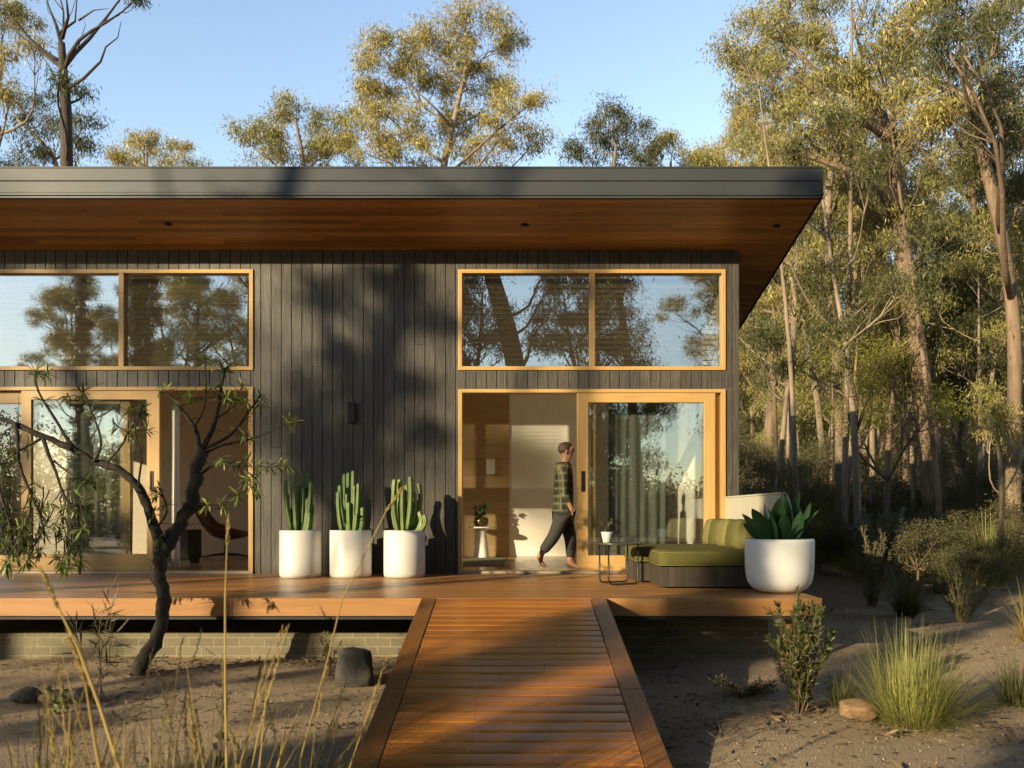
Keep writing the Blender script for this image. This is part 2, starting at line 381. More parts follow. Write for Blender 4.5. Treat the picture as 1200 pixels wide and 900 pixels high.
# ------------------------------------------------------------------ trees
def grow(rng, trunk, blobs, cl=3.2, lv=70, L=.16, W=.032, sig=.26, droop=.9, limb_r=.5, twig=.016, bare=(), dens=1.9):
    """trunk: [(Vector, r)]; blobs: [(Vector, (rx,ry,rz))] -> wood MB, leaf arrays"""
    L *= .80; W *= .66; sig *= .76; lv *= 3.0
    w = MB(); tp = [Vector(p) for p, r in trunk]; tr = [r for p, r in trunk]
    w.tube(tp, tr, 9)
    PV, PD, PL = [], [], []
    def attach(c):
        best, bi = 1e9, 0
        for i, p in enumerate(tp):
            hd = math.hypot(c.x-p.x, c.y-p.y); want = c.z - .75*hd - .3
            e = abs(p.z - want) + (3 if p.z > c.z else 0) + .3*hd
            if i < len(tp)*.25: e += 2
            if e < best: best, bi = e, i
        return bi
    for c, (rx, ry, rz) in blobs:
        c = Vector(c); i = attach(c); st = tp[i]; r0 = min(tr[i]*.55, .018 + limb_r*.055*(c-st).length**.6)
        end = c + Vector((0,0,-.25*rz)); path = []; ln = (end-st).length
        b1 = Vector((rng.normal()*.07, rng.normal()*.07, -.04+.05*rng.normal()))*ln; b2 = Vector(rng.normal(size=3))*.03*ln
        for k in range(7):
            t = k/6; q = st.lerp(end, t) + b1*math.sin(t*math.pi) + b2*math.sin(t*2*math.pi); path.append(q)
        w.tube(path, [r0*(1-.75*k/6) for k in range(7)], 6)
        area = rx*rz*math.pi; n = max(5, int(cl*area*1.6*dens))
        for k in range(n):
            u = rng.normal(size=3); u /= np.linalg.norm(u); 
            if u[2] < -.3 and rng.random() < .6: u[2] = -u[2]
            rad = .35 + .65*rng.random()**.55
            p = Vector((c.x+u[0]*rx*rad, c.y+u[1]*ry*rad, c.z+u[2]*rz*rad))
            s = path[3+rng.integers(0,4)]
            m1 = s.lerp(p, .5) + Vector((rng.normal()*.08, rng.normal()*.08, rng.normal()*.06 - .06))*(p-s).length
            w.tube([s, s.lerp(m1,.5)+Vector((rng.normal()*.03,0,rng.normal()*.03)), m1, p], [twig, twig*.8, twig*.6, twig*.25], 4, False)
            nl = int(lv*(.5+rng.random()))
            q = np.array(p)[None] + rng.normal(size=(nl,3))*np.array([sig,sig,sig*.75])*(.7+.6*rng.random())
            d = unit(np.stack([rng.normal(size=nl)*.65, rng.normal(size=nl)*.65, -droop+rng.normal(size=nl)*.5], -1))
            PV.append(q); PD.append(d); PL.append(L*(.6+.7*rng.random(nl)))
    for path, r0 in bare:
        w.tube(path, [r0*(1-.85*k/(len(path)-1)) for k in range(len(path))], 6)
    if not PV: return w, None
    q = np.concatenate(PV); d = np.concatenate(PD); l = np.concatenate(PL)
    return w, leafquads(q, d, l, l*(W/L), rng)
def make_tree(name, label, cat, base, w, lf, bk, lm, group=None):
    t = thing(name, label, cat, base, group)
    w.build('trunk', M[bk], t, True)
    if lf is not None: npmesh('crown', lf[0], lf[1], M[lm], t)
    return t
def wob(rng, pts, k=3, amt=.08):
    """subdivide a polyline of (x,y,z,r) and wobble it"""
    out = []
    for (a, b) in zip(pts[:-1], pts[1:]):
        for i in range(k):
            t = i/k; q = [a[j]*(1-t)+b[j]*t for j in range(4)]
            out.append((Vector(q[:3]) + Vector((rng.normal()*amt, rng.normal()*amt, 0)), q[3]))
    out.append((Vector(pts[-1][:3]), pts[-1][3]))
    for _ in range(2): out = [out[0]] + [(out[i-1][0]*.25+out[i][0]*.5+out[i+1][0]*.25, out[i][1]) for i in range(1, len(out)-1)] + [out[-1]]
    return out
def pxtrunk(rng, pts, Y, dY=0.0):
    if Y > 26: pts = [(a, b, r*.5) for a, b, r in pts]
    """[(px,py,r_px)] -> world trunk"""
    q = []
    for i, (px, py, r) in enumerate(pts):
        yy = Y + dY*i/max(1,len(pts)-1); v = P(px, py, yy); q.append((v.x, v.y, max(v.z, gz(v.x,v.y)-.1) if i == 0 else v.z, r*yy/1000))
    return wob(rng, q, 3, .025)
def pxblobs(rng, bl, Y, spread=1.2):
    out = []
    for (px, py, rx, rz) in bl:
        yy = Y + rng.normal()*spread; v = P(px, py, yy); s = yy/1000
        out.append((v, (rx*s, max(rx,rz)*s*.95, rz*s)))
    return out

exec_parts = []
# ------------------------------------------------------------------ house
SOF = lambda y: 5.08 - .2*(y-9.94)     # underside of the roof
house = thing('timber_house', 'low house clad in charred vertical boards under a wide skillion roof', 'house', (0, WALL, 0))
HX0, HX1, HY1 = -9.6, 2.90, 17.6
wr = dict(x0=-.756, x1=2.722, z0=3.277, z1=4.588)      # right upper window
wl = dict(x0=-6.90, x1=-3.422, z0=3.277, z1=4.588)     # left upper window
dr = dict(x0=-.756, x1=2.722, z0=DECK, z1=3.03)        # right door opening
dl = dict(x0=-8.39, x1=-3.422, z0=DECK, z1=3.06)       # left door opening
holes = [wr, wl, dr, dl]
rs = random.Random(3)
def clad_front(mb, pitch=.1335, gap=.007):
    x = HX0
    k = 0
    while x < HX1 - .03:
        a, b = x + gap/2, min(x + pitch, HX1) - gap/2
        # split every board at the openings
        cuts = sorted({a, b} | {h[e] for h in holes for e in ('x0', 'x1') if a < h[e] < b})
        for u, v in zip(cuts[:-1], cuts[1:]):
            m = (u+v)/2; spans = [(.60, SOF(WALL)-.004)]
            for h in holes:
                if h['x0'] < m < h['x1']:
                    ns = []
                    for p, q in spans:
                        if h['z1'] <= p or h['z0'] >= q: ns.append((p, q)); continue
                        if h['z0'] > p: ns.append((p, h['z0']))
                        if h['z1'] < q: ns.append((h['z1'], q))
                    spans = ns
            for p, q in spans:
                if q - p < .03: continue
                js = [p]
                if q - p > 2.5 and rs.random() < .45:
                    j = p + rs.uniform(.8, 3.2)
                    if j < q - .5: js.append(j)
                js.append(q)
                for c0, c1 in zip(js[:-1], js[1:]):
                    y0 = WALL + rs.uniform(-.002, .002)
                    mb.box(u, v, y0, WALL+.022, c0 + .0006, c1 - .0006)
        x += pitch; k += 1
cb = MB(); clad_front(cb); cb.build('cladding', M['clad'], house, bevel=.003, seg=1)
core = MB()
y0, y1 = WALL+.024, WALL+.15
zt = SOF(y1) - .01
def holed(mb, x0, x1, z0, z1, hs, y0, y1):
    xs = sorted({x0, x1} | {h[e] for h in hs for e in ('x0', 'x1') if x0 < h[e] < x1})
    for a, b in zip(xs[:-1], xs[1:]):
        m = (a+b)/2; z = z0
        for h in sorted([h for h in hs if h['x0'] < m < h['x1']], key=lambda h: h['z0']):
            if h['z0'] > z + .001: mb.box(a, b, y0, y1, z, h['z0'])
            z = h['z1']
        if z1 > z: mb.box(a, b, y0, y1, z, z1)
holed(core, HX0+.01, HX1-.03, .3, zt, holes, y0, y1)
core.build('wall_core', M['core'], house)
for xa, xb in ((HX1-.026, HX1), (HX0-.02, HX0+.006)):   # side walls in the same boards
    sw = MB(); y = WALL + .004; left = xa < 0
    while y < HY1:
        y2 = min(y+.1335, HY1); ye = y2-.007
        if left and 13.2 < y < 15.7:  # unseen window opening, added to let sun in and brighten the rooms
            sw.box(xa, xb, y, ye, .3, .8); sw.hexa([(xa,y,3.2),(xb,y,3.2),(xb,ye,3.2),(xa,ye,3.2),(xa,y,SOF(y2)-.004),(xb,y,SOF(y2)-.004),(xb,ye,SOF(y2)-.004),(xa,ye,SOF(y2)-.004)]); y += .1335; continue
        sw.hexa([(xa,y,.3),(xb,y,.3),(xb,ye,.3),(xa,ye,.3),(xa,y,SOF(y2)-.004),(xb,y,SOF(y2)-.004),(xb,ye,SOF(y2)-.004),(xa,ye,SOF(y2)-.004)]); y += .1335
    sw.build('side_cladding', M['clad'], house)
bw = MB(); bw.box(HX0+.01, HX1-.03, HY1-.12, HY1, .3, SOF(HY1)-.01)
bw.prism_x([(WALL+.152,.3),(HY1-.122,.3),(HY1-.122,SOF(HY1-.122)-.01),(WALL+.152,SOF(WALL+.152)-.01)], HX1-.14, HX1-.03)
for ya_, yb_, za_, zb_ in ((WALL+.152,13.25,.3,None),(15.75,HY1-.122,.3,None),(13.251,15.749,.3,.8),(13.251,15.749,3.2,None)):
    bw.prism_x([(ya_,za_),(yb_,za_),(yb_,zb_ or SOF(yb_)-.01),(ya_,zb_ or SOF(ya_)-.01)], HX0+.01, HX0+.12)
bw.build('back_wall', M['core'], house)
lw_ = MB(); holed(lw_, HX0+.13, HX1-.16, DECK, SOF(WALL+.17)-.095, holes, WALL+.1715, WALL+.184); lw_.build('wall_lining', M['white'], house)
lw_ = MB(); lw_.prism_x([(WALL+.19,DECK),(15.59,DECK),(15.59,SOF(15.59)-.1),(WALL+.19,SOF(WALL+.19)-.1)], HX1-.157, HX1-.143); lw_.build('wall_lining', M['white'], house)
# interior surfaces
iw = MB(); iw.box(-.125, 2.74, 15.60, 15.68, DECK, 4.0)
iw.build('inner_wall', M['white'], house)
ip = MB()
nb = 13
for k in range(nb):
    z = DECK + k*.25; ip.box(-2.4, -.125, 15.56, 15.68, z, min(z+.248, 4.0))
ip.build('wall_panelling', M['brown'], house)
it = MB(); it.box(HX0+.13, -2.402, 16.0, 16.08, DECK, 3.82)
it.build('partition', M['tan'], house)
fl = MB()
y = WALL+.02
while y < 17.4:
    x = HX0+.13 + rs.uniform(-1.5, 0)
    while x < HX1-.15:
        l = rs.uniform(1.4, 2.6); a, b = max(x, HX0+.13), min(x+l, HX1-.15)
        if b > a + .02: fl.box(a, b-.002, y, y+.138, DECK-.03, DECK-.004)
        x += l
    y += .14
fl.build('floorboards', M['floor'], house)
ce = MB(); ce.hexa([(HX0+.13,WALL+.155,SOF(WALL+.155)-.09),(HX1-.145,WALL+.155,SOF(WALL+.155)-.09),(HX1-.145,17.4,SOF(17.4)-.09),(HX0+.13,17.4,SOF(17.4)-.09),
     (HX0+.13,WALL+.155,SOF(WALL+.155)-.04),(HX1-.145,WALL+.155,SOF(WALL+.155)-.04),(HX1-.145,17.4,SOF(17.4)-.04),(HX0+.13,17.4,SOF(17.4)-.04)])
ce.build('ceiling_lining', M['white'], house)
# roof
RX0, RX1, RY0, RY1 = -10.3, 3.56, 9.94, 18.4
rf = MB(); rf.prism_x([(RY0,SOF(RY0)+.02),(RY1,SOF(RY1)+.02),(RY1,SOF(RY1)+.30),(RY0,SOF(RY0)+.30)], RX0+.02, RX1-.02)
roof = rf.build('roof', M['metal_d'], house)
so = MB()                                               # lining boards along the eave
y = RY0 + .004
while y < RY1:
    y2 = y + .092
    x = RX0 + rs.uniform(-2, 0)
    while x < RX1-.03:
        l = rs.uniform(2.2, 4.5); a, b = max(x, RX0+.025), min(x+l, RX1-.025)
        if b > a + .05:
            so.hexa([(a,y,SOF(y)),(b-.002,y,SOF(y)),(b-.002,y2-.005,SOF(y2)),(a,y2-.005,SOF(y2)),(a,y,SOF(y)+.017),(b-.002,y,SOF(y)+.017),(b-.002,y2-.005,SOF(y2)+.017),(a,y2-.005,SOF(y2)+.017)])
        x += l
    y = y2
so.build('soffit', M['soffit'], roof)
fa = MB(); fa.box(RX0, RX1, RY0-.04, RY0-.002, 5.275, 5.432); fa.box(RX0, RX1, RY0-.05, RY0-.002, 5.418, 5.437)
fa.build('capping', M['metal'], roof, bevel=.004)
gu = MB()
zz = [(5.262,0),(5.262,-.048),(5.135,-.048),(5.128,-.062),(5.098,-.062),(5.094,-.046),(5.070,-.046),(5.066,0)]
gu.prism_x([(RY0-.002+d, z) for z, d in zz][::-1], RX0, RX1)
gu.build('gutter', M['metal'], roof, bevel=.002, seg=1)
for X in (RX0, RX1-.02):
    ba = MB(); ba.prism_x([(RY0,SOF(RY0)-.012),(RY1,SOF(RY1)-.012),(RY1,SOF(RY1)+.355),(RY0,SOF(RY0)+.355)], X, X+.02)
    ba.build('barge_board', M['metal'], roof)
for px, py in ((197,263), (615,264), (910,265)):
    yy = 10.35
    for _ in range(8):
        yy = (SOF(yy)-EYE)*1000/(602-py)
    X = (px-605)*yy/1000; z = SOF(yy)
    d = MB(); d.lathe([(.050,-.006),(.052,-.002),(.052,.004)], (X,yy,z), 24); d.lathe([(.034,-.0105),(.036,-.004)], (X,yy,z), 20)
    o = d.build('downlight', M['black'], roof, True)
# windows
def ring(name, x0, x1, z0, z1, tl, tr, tt, tb, ya, yb, parent, ma='frameh', mb_='frame', bev=.003):
    o = [(x0,z0),(x1,z0),(x1,z1),(x0,z1)]; i = [(x0+tl,z0+tb),(x1-tr,z0+tb),(x1-tr,z1-tt),(x0+tl,z1-tt)]
    V = [(x,ya,z) for x,z in o+i] + [(x,yb,z) for x,z in o+i]; F = []; mi = []
    for k in range(4):
        j = (k+1) % 4
        F += [(k,j,4+j,4+k),(8+j,8+k,12+k,12+j),(k,8+k,8+j,j),(4+k,4+j,12+j,12+k)]; mi += [k % 2]*4
    me = bpy.data.meshes.new(name); me.from_pydata(V, [], F); me.update(); me.materials.append(M[ma]); me.materials.append(M[mb_]); me.polygons.foreach_set('material_index', mi)
    ob = bpy.data.objects.new(name, me); COL.objects.link(ob)
    m = ob.modifiers.new('b','BEVEL'); m.width = bev; m.segments = 2; m.limit_method = 'ANGLE'
    adopt(ob, parent); return ob
def frame(mb, x0, x1, z0, z1, t, ya, yb):
    mb.box(x0, x1, ya, yb, z1-t, z1); mb.box(x0, x1, ya, yb, z0, z0+t)
    mb2 = MB(); mb2.box(x0, x0+t, ya+.0015, yb-.001, z0+t, z1-t); mb2.box(x1-t, x1, ya+.0015, yb-.001, z0+t, z1-t); return mb2
def pane(x0, x1, z0, z1, y, mat, parent):
    m = MB(); m.box(x0, x1, y, y+.012, z0, z1); return m.build('pane', M[mat], parent)
def window(h, mull, blinds):
    w = ring('window', h['x0'], h['x1'], h['z0'], h['z1'], .05, .05, .05, .05, WALL-.022, WALL+.16, house)
    m = MB(); m.box(mull-.034, mull+.034, WALL-.012, WALL+.12, h['z0']+.05, h['z1']-.05); m.build('mullion', M['frame'], w, bevel=.003)
    pane(h['x0']+.05, mull-.034, h['z0']+.05, h['z1']-.05, WALL+.045, 'glass', w)
    pane(mull+.034, h['x1']-.05, h['z0']+.05, h['z1']-.05, WALL+.045, 'glass', w)
window(wr, .989, None); window(wl, -5.14, None)
def door_frame(h):
    V = []; o = ring('door_frame', h['x0'], h['x1'], DECK+.031, h['z1'], .05, .06, .045, .004, WALL-.022, WALL+.17, house)
    c = MB(); c.box(h['x0'], h['x1'], WALL-.03, WALL+.17, DECK+.002, DECK+.03); c.build('threshold', M['metal_sill'], o, bevel=.003)
M['metal_sill'] = plain('sill_aluminium', (.45,.40,.33), .4, .5)
door_frame(dr); door_frame(dl)
def leaf_door(name, x0, x1, z0, z1, y0, y1, sl, sr, top, bot, handle=None):
    o = ring(name, x0, x1, z0, z1, sl, sr, top, bot, y0, y1, house)
    pane(x0+sl, x1-sr, z0+bot, z1-top, (y0+y1)/2, 'glassd', o)
    if handle:
        hx, hz, hh = handle
        h = MB(); h.box(hx-.027, hx+.027, y0-.004, y0+.001, hz-hh/2, hz+hh/2); 
        h.box(hx-.018, hx-.006, y0-.012, y0-.004, hz-hh/2+.03, hz+hh/2-.03)
        h.build('handle', M['black'], o, bevel=.002)
# right: sliding leaf standing over the fixed light
leaf_door('sliding_door', .79, 2.59, DECK+.037, 2.984, WALL-.005, WALL+.05, .145, .145, .125, .20, (.872, 1.83, .27))
leaf_door('fixed_light', .985, 2.655, DECK+.037, 2.984, WALL+.062, WALL+.115, .055, .09, .10, .16)
leaf_door('sliding_door', FX(25), FX(187), DECK+.037, 3.012, WALL-.005, WALL+.05, .13, .165, .115, .22, (FX(178), 1.83, .27))
leaf_door('fixed_light', FX(-34), FX(150), DECK+.037, 3.012, WALL+.062, WALL+.115, .11, .13, .16, .20)
leaf_door('fixed_light', dl['x0']+.055, FX(-34)-.003, DECK+.037, 3.012, WALL+.062, WALL+.115, .11, .11, .16, .20)

# venetian blinds behind the upper lights
def blind(label, x0, x1, zb, zt, tilt, pitch=.068):
    o = thing('venetian_blind', label, 'blind', ((x0+x1)/2, WALL+.24, zt), 'blinds behind the upper windows')
    s = MB(); z = zt - .06; yc = WALL+.24; c, sn = math.cos(tilt)*.022, math.sin(tilt)*.022
    while z > zb:
        s.hexa([(x0,yc-c,z-sn),(x1,yc-c,z-sn),(x1,yc+c,z+sn),(x0,yc+c,z+sn),(x0,yc-c,z-sn+.003),(x1,yc-c,z-sn+.003),(x1,yc+c,z+sn+.003),(x0,yc+c,z+sn+.003)]); z -= pitch
    s.build('slat', M['blind'], o)
    r = MB(); r.box(x0, x1, yc-.03, yc+.03, zt-.05, zt); r.build('head_rail', M['blind'], o, bevel=.003)
    for f in (.12, .5, .88):
        c = MB(); c.box(x0+(x1-x0)*f-.0015, x0+(x1-x0)*f+.0015, yc-.031, yc-.028, zb, zt-.05); c.build('cord', M['blind'], o)
blind('open venetian blind behind the left light of the window above the entry', wr['x0']+.06, .95, 3.34, 4.53, R(-9))
blind('lowered venetian blind behind the right light, next to the house corner', 1.03, wr['x1']-.06, 3.34, 4.53, R(-9))
blind('venetian blind behind the outer light of the window above the banksia', wl['x0']+.06, -5.18, 3.34, 4.53, R(-9))
blind('venetian blind behind the light nearest the charred wall, above the open bedroom door', -5.10, wl['x1']-.06, 3.34, 4.53, R(-9))

# curtains
def curtain(name, label, x0, x1, z0, z1, y, amp, per, mat):
    g = []; n = int((x1-x0)/per*14)
    for j in range(7):
        t = j/6; row = []
        for i in range(n+1):
            x = x0+(x1-x0)*i/n; a = amp*(.75+.35*math.sin(x*3.1))*(.7+.3*t)
            row.append((x + .01*math.sin(x*23+t*3), y + a*math.sin(2*math.pi*(x-x0)/per + .5*math.sin(x*5)), z1+(z0-z1)*t))
        g.append(row)
    m = MB(); m.sheet(g); o = m.build(name, M[mat], None, True, solid=.003); tag(o, label, 'curtain')
curtain('curtain', 'sheer linen curtain hanging behind the glass of the entry door', 1.25, 2.02, DECK+.02, 2.95, WALL+.36, .035, .13, 'curtain')
curtain('curtain', 'pale curtain drawn behind the bedroom glass, left of the banksia trunk', FX(60), FX(142), DECK+.02, 2.98, WALL+.36, .04, .16, 'curtain')
curtain('curtain', 'white curtain gathered at the edge of the open bedroom doorway', FX(188)+.02, FX(201), DECK+.02, 2.98, WALL+.30, .05, .07, 'white')

# wall lights
wlq = thing('wall_light', 'small dark box light fixed to the charred wall', 'wall light', (FX(412.5), WALL, FZ(484)))
a = MB(); a.box(FX(408), FX(417), WALL-.075, WALL-.003, FZ(496), FZ(472)); a.build('housing', M['black'], wlq, bevel=.004)
a = MB(); a.box(FX(409.5), FX(415.5), WALL-.066, WALL-.012, FZ(496)-.004, FZ(496)-.0005); a.build('lens', M['metal'], wlq)
sn = thing('wall_sconce', 'small square sconce on the timber panelling inside the doorway', 'wall light', (P(577,547,15.5).x, 15.55, P(577,547,15.5).z))
p = P(577,547,15.5)
a = MB(); a.box(p.x-.11, p.x+.05, 15.42, 15.455, p.z-.135, p.z+.135); a.build('shade', M['white'], sn, bevel=.004)
a = MB(); a.box(p.x-.06, p.x+.0, 15.456, 15.557, p.z-.05, p.z+.05); a.build('bracket', M['brass'], sn)

# inner furniture
ct = thing('side_table', 'white pedestal side table against the hallway panelling', 'table', (-.615,15.15,DECK))
a = MB(); a.lathe([(.245,.525),(.255,.53),(.255,.545),(.25,.55)], (-.615,15.15,DECK), 40); a.build('tabletop', M['white'], ct, True, bevel=.003)
a = MB(); a.lathe([(.14,0),(.138,.02),(.075,.5),(.075,.524)], (-.615,15.15,DECK), 32); a.build('pedestal', M['white'], ct, True)
vp = thing('plant_pot', 'round bronze pot on the white pedestal table', 'pot', (-.62,15.12,DECK+.551))
a = MB(); a.lathe([(.075,.0),(.115,.03),(.13,.09),(.12,.145),(.10,.165),(.092,.165),(.09,.14)], (-.62,15.12,DECK+.551), 32); a.build('bowl', M['brass'], vp, True)
rng = np.random.default_rng(5)
def leafy(name, label, cat, base, n, h, spread, L, W, mat, stemmat, group=None, up=.6, seed=1, stems=9, sr=.004, lean=(0,0), lv=1.0, whorl=0):
    """a small shrub: fanned stems clothed in leaves"""
    rg = np.random.default_rng(seed); t = thing(name, label, cat, base, group); w = MB(); b = Vector(base)
    PP, DD = [], []
    for k in range(stems):
        a = rg.random()*2*math.pi; rr = spread*math.sqrt(rg.random()); hh = h*(.55+.45*rg.random())*(1-.25*rr/max(spread,1e-6))
        tip = b + Vector((math.cos(a)*rr+lean[0]*hh, math.sin(a)*rr+lean[1]*hh, hh))
        b0 = b + Vector((math.cos(a)*.04*spread, math.sin(a)*.04*spread, 0))
        pts = [b0.lerp(tip, i/5) + Vector((rg.normal()*.02*h, rg.normal()*.02*h, (i/5)*(1-i/5)*.25*hh)) for i in range(6)]
        w.tube(pts, [sr*(1-.7*i/5) for i in range(6)], 5)
        m = int(n/stems)
        for j in range(m):
            t0 = 1-(1-rng.random())*lv if lv <= 1 else rg.random()
            t0 = 1 - lv*rg.random()**1.1 if lv < 1 else rg.random()**.8
            i = min(4, int(t0*5)); f = t0*5-i; q = pts[i].lerp(pts[i+1], f); dd = (pts[i+1]-pts[i]).normalized()
            s = rg.normal(size=3); s /= np.linalg.norm(s); d = np.array(dd)*up + s*(1-up*.5)
            PP.append(np.array(q)); DD.append(d)
    w.build('stem', M[stemmat], t, True)
    PP = np.array(PP); DD = unit(np.array(DD)); l = L*(.6+.6*rg.random(len(PP)))
    V, F = leafquads(PP, DD, l, l*W/L, rg); npmesh('foliage', V, F, M[mat], t); return t
leafy('house_plant', 'leafy house plant in the bronze pot on the pedestal table', 'plant', (-.62,15.12,DECK+.71), 60, .30, .19, .10, .06, 'paddle', 'barkd', seed=4, up=.2, stems=12)
rgm = MB(); rgm.box(-1.0, -.18, 12.7, 15.0, DECK-.003, DECK+.008); tag(rgm.build('rug', M['rug'], None, bevel=.003), 'grey wool runner rug on the hallway floor', 'rug')
cab = thing('cabinet', 'low black cabinet seen through the open bedroom doorway', 'cabinet', (P(213,645,13.6).x, 13.6, DECK))
a = MB(); a.box(P(199,0,13.6).x, P(228,0,13.6).x, 13.4, 13.9, DECK+.06, P(0,621,13.4).z); a.build('carcass', M['black'], cab, bevel=.004)
a = MB(); a.box(P(200,0,13.6).x, P(227,0,13.6).x, 13.45, 13.85, DECK, DECK+.059); a.build('plinth', M['metal_d'], cab)
a = MB(); a.box(P(200.5,0,13.6).x, P(213,0,13.6).x, 13.385, 13.399, DECK+.08, P(0,623,13.4).z); a.build('door', M['black'], cab, bevel=.002); a = MB(); a.box(P(214,0,13.6).x, P(226.5,0,13.6).x, 13.385, 13.399, DECK+.08, P(0,623,13.4).z); a.build('door', M['black'], cab, bevel=.002)
# lounge chair in the bedroom
LC = P(266, 650, 15.0); cx, cy = LC.x, 15.0
ch = thing('lounge_chair', 'brown leather swivel lounge chair inside the open bedroom doorway', 'chair', (cx, cy, DECK))
s = MB(); g = []
for i in range(9):
    t = i/8; row = []
    # seat to back profile, chair turned to the right
    if t < .5: u = t/.5; x = .36-.62*u; z = .40-.07*math.sin(u*math.pi*.9)+.02
    else: u = (t-.5)/.5; x = -.26-.22*u-.05*math.sin(u*math.pi); z = .42+.56*u
    for j in range(9):
        v = j/8*2-1; hw = .36*(1-.35*max(0,(t-.6)/.4)**2); wing = .20*abs(v)**2.2*(math.sin(math.pi*min(1,max(0,t*1.15))))
        row.append((cx+x+wing*.55*(1 if t>.4 else .2), cy+v*hw, DECK+z+wing*(.9 if t<.62 else .1)))
    g.append(row)
s.sheet(g); s.build('shell', M['leather'], ch, True, subd=1, solid=.07)
s = MB(); s.tube([(cx-.02,cy,DECK+.05),(cx-.02,cy,DECK+.36)], [.03,.04], 12)
s.build('column', M['black'], ch, True)
s = MB()
for k in range(4):
    a = R(20+90*k); s.tube([(cx-.02,cy,DECK+.075),(cx-.02+.2*math.cos(a),cy+.2*math.sin(a),DECK+.06),(cx-.02+.38*math.cos(a),cy+.38*math.sin(a),DECK+.018)], [.022,.018,.014], 8)
s.build('star_base', M['black'], ch, True)

# ------------------------------------------------------------------ deck, ramp, footing
deck = thing('timber_deck', 'raised red-brown timber deck running along the front of the house', 'deck', (-3.0, 7.87, DECK))
dk = MB(); y = 7.90; DX0, DX1 = -10.4, 2.82
while y < WALL - .03:
    x = DX0 - rs.uniform(0, 3); y2 = min(y+.136, WALL-.032)
    while x < DX1-.06:
        l = rs.uniform(2.4, 5.4); a, b = max(x, DX0), min(x+l, DX1-.05)
        if b > a+.05: dk.box(a, b-.003, y, y2, DECK-.024 + rs.uniform(-.001,.001), DECK + rs.uniform(-.001,.001))
        x += l
    y += .141
dk.build('decking', M['deck'], deck, bevel=.003, seg=1)
f = MB(); 
for bx_ in ((DX0, -6.1, 7.868, 7.897, DECK-.165, DECK+.001), (-6.097, -2.62, 7.868, 7.897, DECK-.165, DECK+.001), (-2.617, -.874, 7.868, 7.897, DECK-.165, DECK+.001), (.829, 2.82, 7.868, 7.897, DECK-.165, DECK+.001),
            (-.872, .827, 7.872, 7.897, DECK-.165, DECK-.03), (2.772, 2.82, 7.899, WALL-.03, DECK-.165, DECK+.001)):
    f = MB(); f.box(*bx_); f.build('edge_board', M['fascia_t'], deck, bevel=.004)
for bx_ in ((DX0+.02, 2.76, 7.905, 7.955, DECK-.20, DECK-.026), (DX0, 2.765, 8.9, 8.95, DECK-.2, DECK-.026), (DX0, 2.765, 10.2, 10.25, DECK-.2, DECK-.026)):
    f = MB(); f.box(*bx_); f.build('bearer', M['metal_d'], deck)
for x in (2.60, -9.0): f = MB(); f.tube([(x,8.15,-.1),(x,8.15,DECK-.2)], .05, 10); f.build('post', M['edge'], deck)
for a, b, lb in ((-9.6, -.95, 'low brick footing wall under the deck, left of the boardwalk'), (.9, 2.5, 'dark brick footing wall in shadow under the deck, right of the boardwalk')):
    bk = MB(); bk.box(a, b, 8.47, 8.58, -.15, .222 if b < 0 else DECK-.21); bk.box(a+.3, b-.1, 9.6, 9.7, -.15, DECK-.21) if 0 else None; tag(bk.build('footing_wall', M['brick'], None), lb, 'wall')
bw2 = thing('boardwalk', 'sloping timber boardwalk of cross boards leading up to the deck', 'boardwalk', (0, 4.5, 0))
SL = (DECK)/(7.87-4.12)
RZ = lambda y: DECK - SL*(7.866-y)
rb = MB(); y = 3.2
def slab(mb, x0, x1, y0, y1, dz0=0., th=.03):
    mb.hexa([(x0,y0,RZ(y0)+dz0-th),(x1,y0,RZ(y0)+dz0-th),(x1,y1,RZ(y1)+dz0-th),(x0,y1,RZ(y1)+dz0-th),(x0,y0,RZ(y0)+dz0),(x1,y0,RZ(y0)+dz0),(x1,y1,RZ(y1)+dz0),(x0,y1,RZ(y1)+dz0)])
y = 7.864-.130-.1385*28
while y < 7.86:
    y2 = min(y+.1335, 7.864); d = rs.uniform(-.003, .001)
    j = None
    tl = rs.uniform(-.004, .004); cup = rs.uniform(.0002, .0009)
    if True:
        ends = [(-.731, .680)] if j is None else [(-.731, j-.0015), (j+.0015, .680)]
        for xa, xb in ends:
            cols = []
            for x in np.linspace(xa, xb, 5):
                wv = .0015*math.sin(x*3+y*40)
                cols.append([(x, y+(y2-y)*q, RZ(y+(y2-y)*q)+d+wv*0.6+tl*(q-.5)*2*.5+cup*(1-(2*q-1)**2)-(.0012 if q in (0,1) else 0)) for q in (0,.06,.25,.5,.75,.94,1)])
            b0 = len(rb.v); rb.sheet([list(c) for c in cols]); 
            rb.sheet([[ (c[0][0], c[0][1], c[0][2]-.03) for c in cols], [c[0] for c in cols]]); rb.sheet([[c[-1] for c in cols], [(c[-1][0], c[-1][1], c[-1][2]-.03) for c in cols]])
            for c in (cols[0], cols[-1]): rb.sheet([c, [(p[0], p[1], p[2]-.03) for p in c]])
        y += .1385; continue
    if j is None: slab(rb, -.731, .680, y, y2, d)
    else: slab(rb, -.731, j-.001, y, y2, d); slab(rb, j+.001, .680, y, y2, d+rs.uniform(-.002,.002))
    y += .1385
rb.build('walking_boards', M['ramp'], bw2, True)
for x0, x1 in ((-.872, -.738), (.687, .827)):
    e = MB(); slab(e, x0, x1, 3.9, 5.62, .004, .05); e.build('edge_board', M['edge'], bw2, bevel=.004); e = MB(); slab(e, x0, x1, 5.623, 7.864, .004, .05); e.build('edge_board', M['edge'], bw2, bevel=.004)
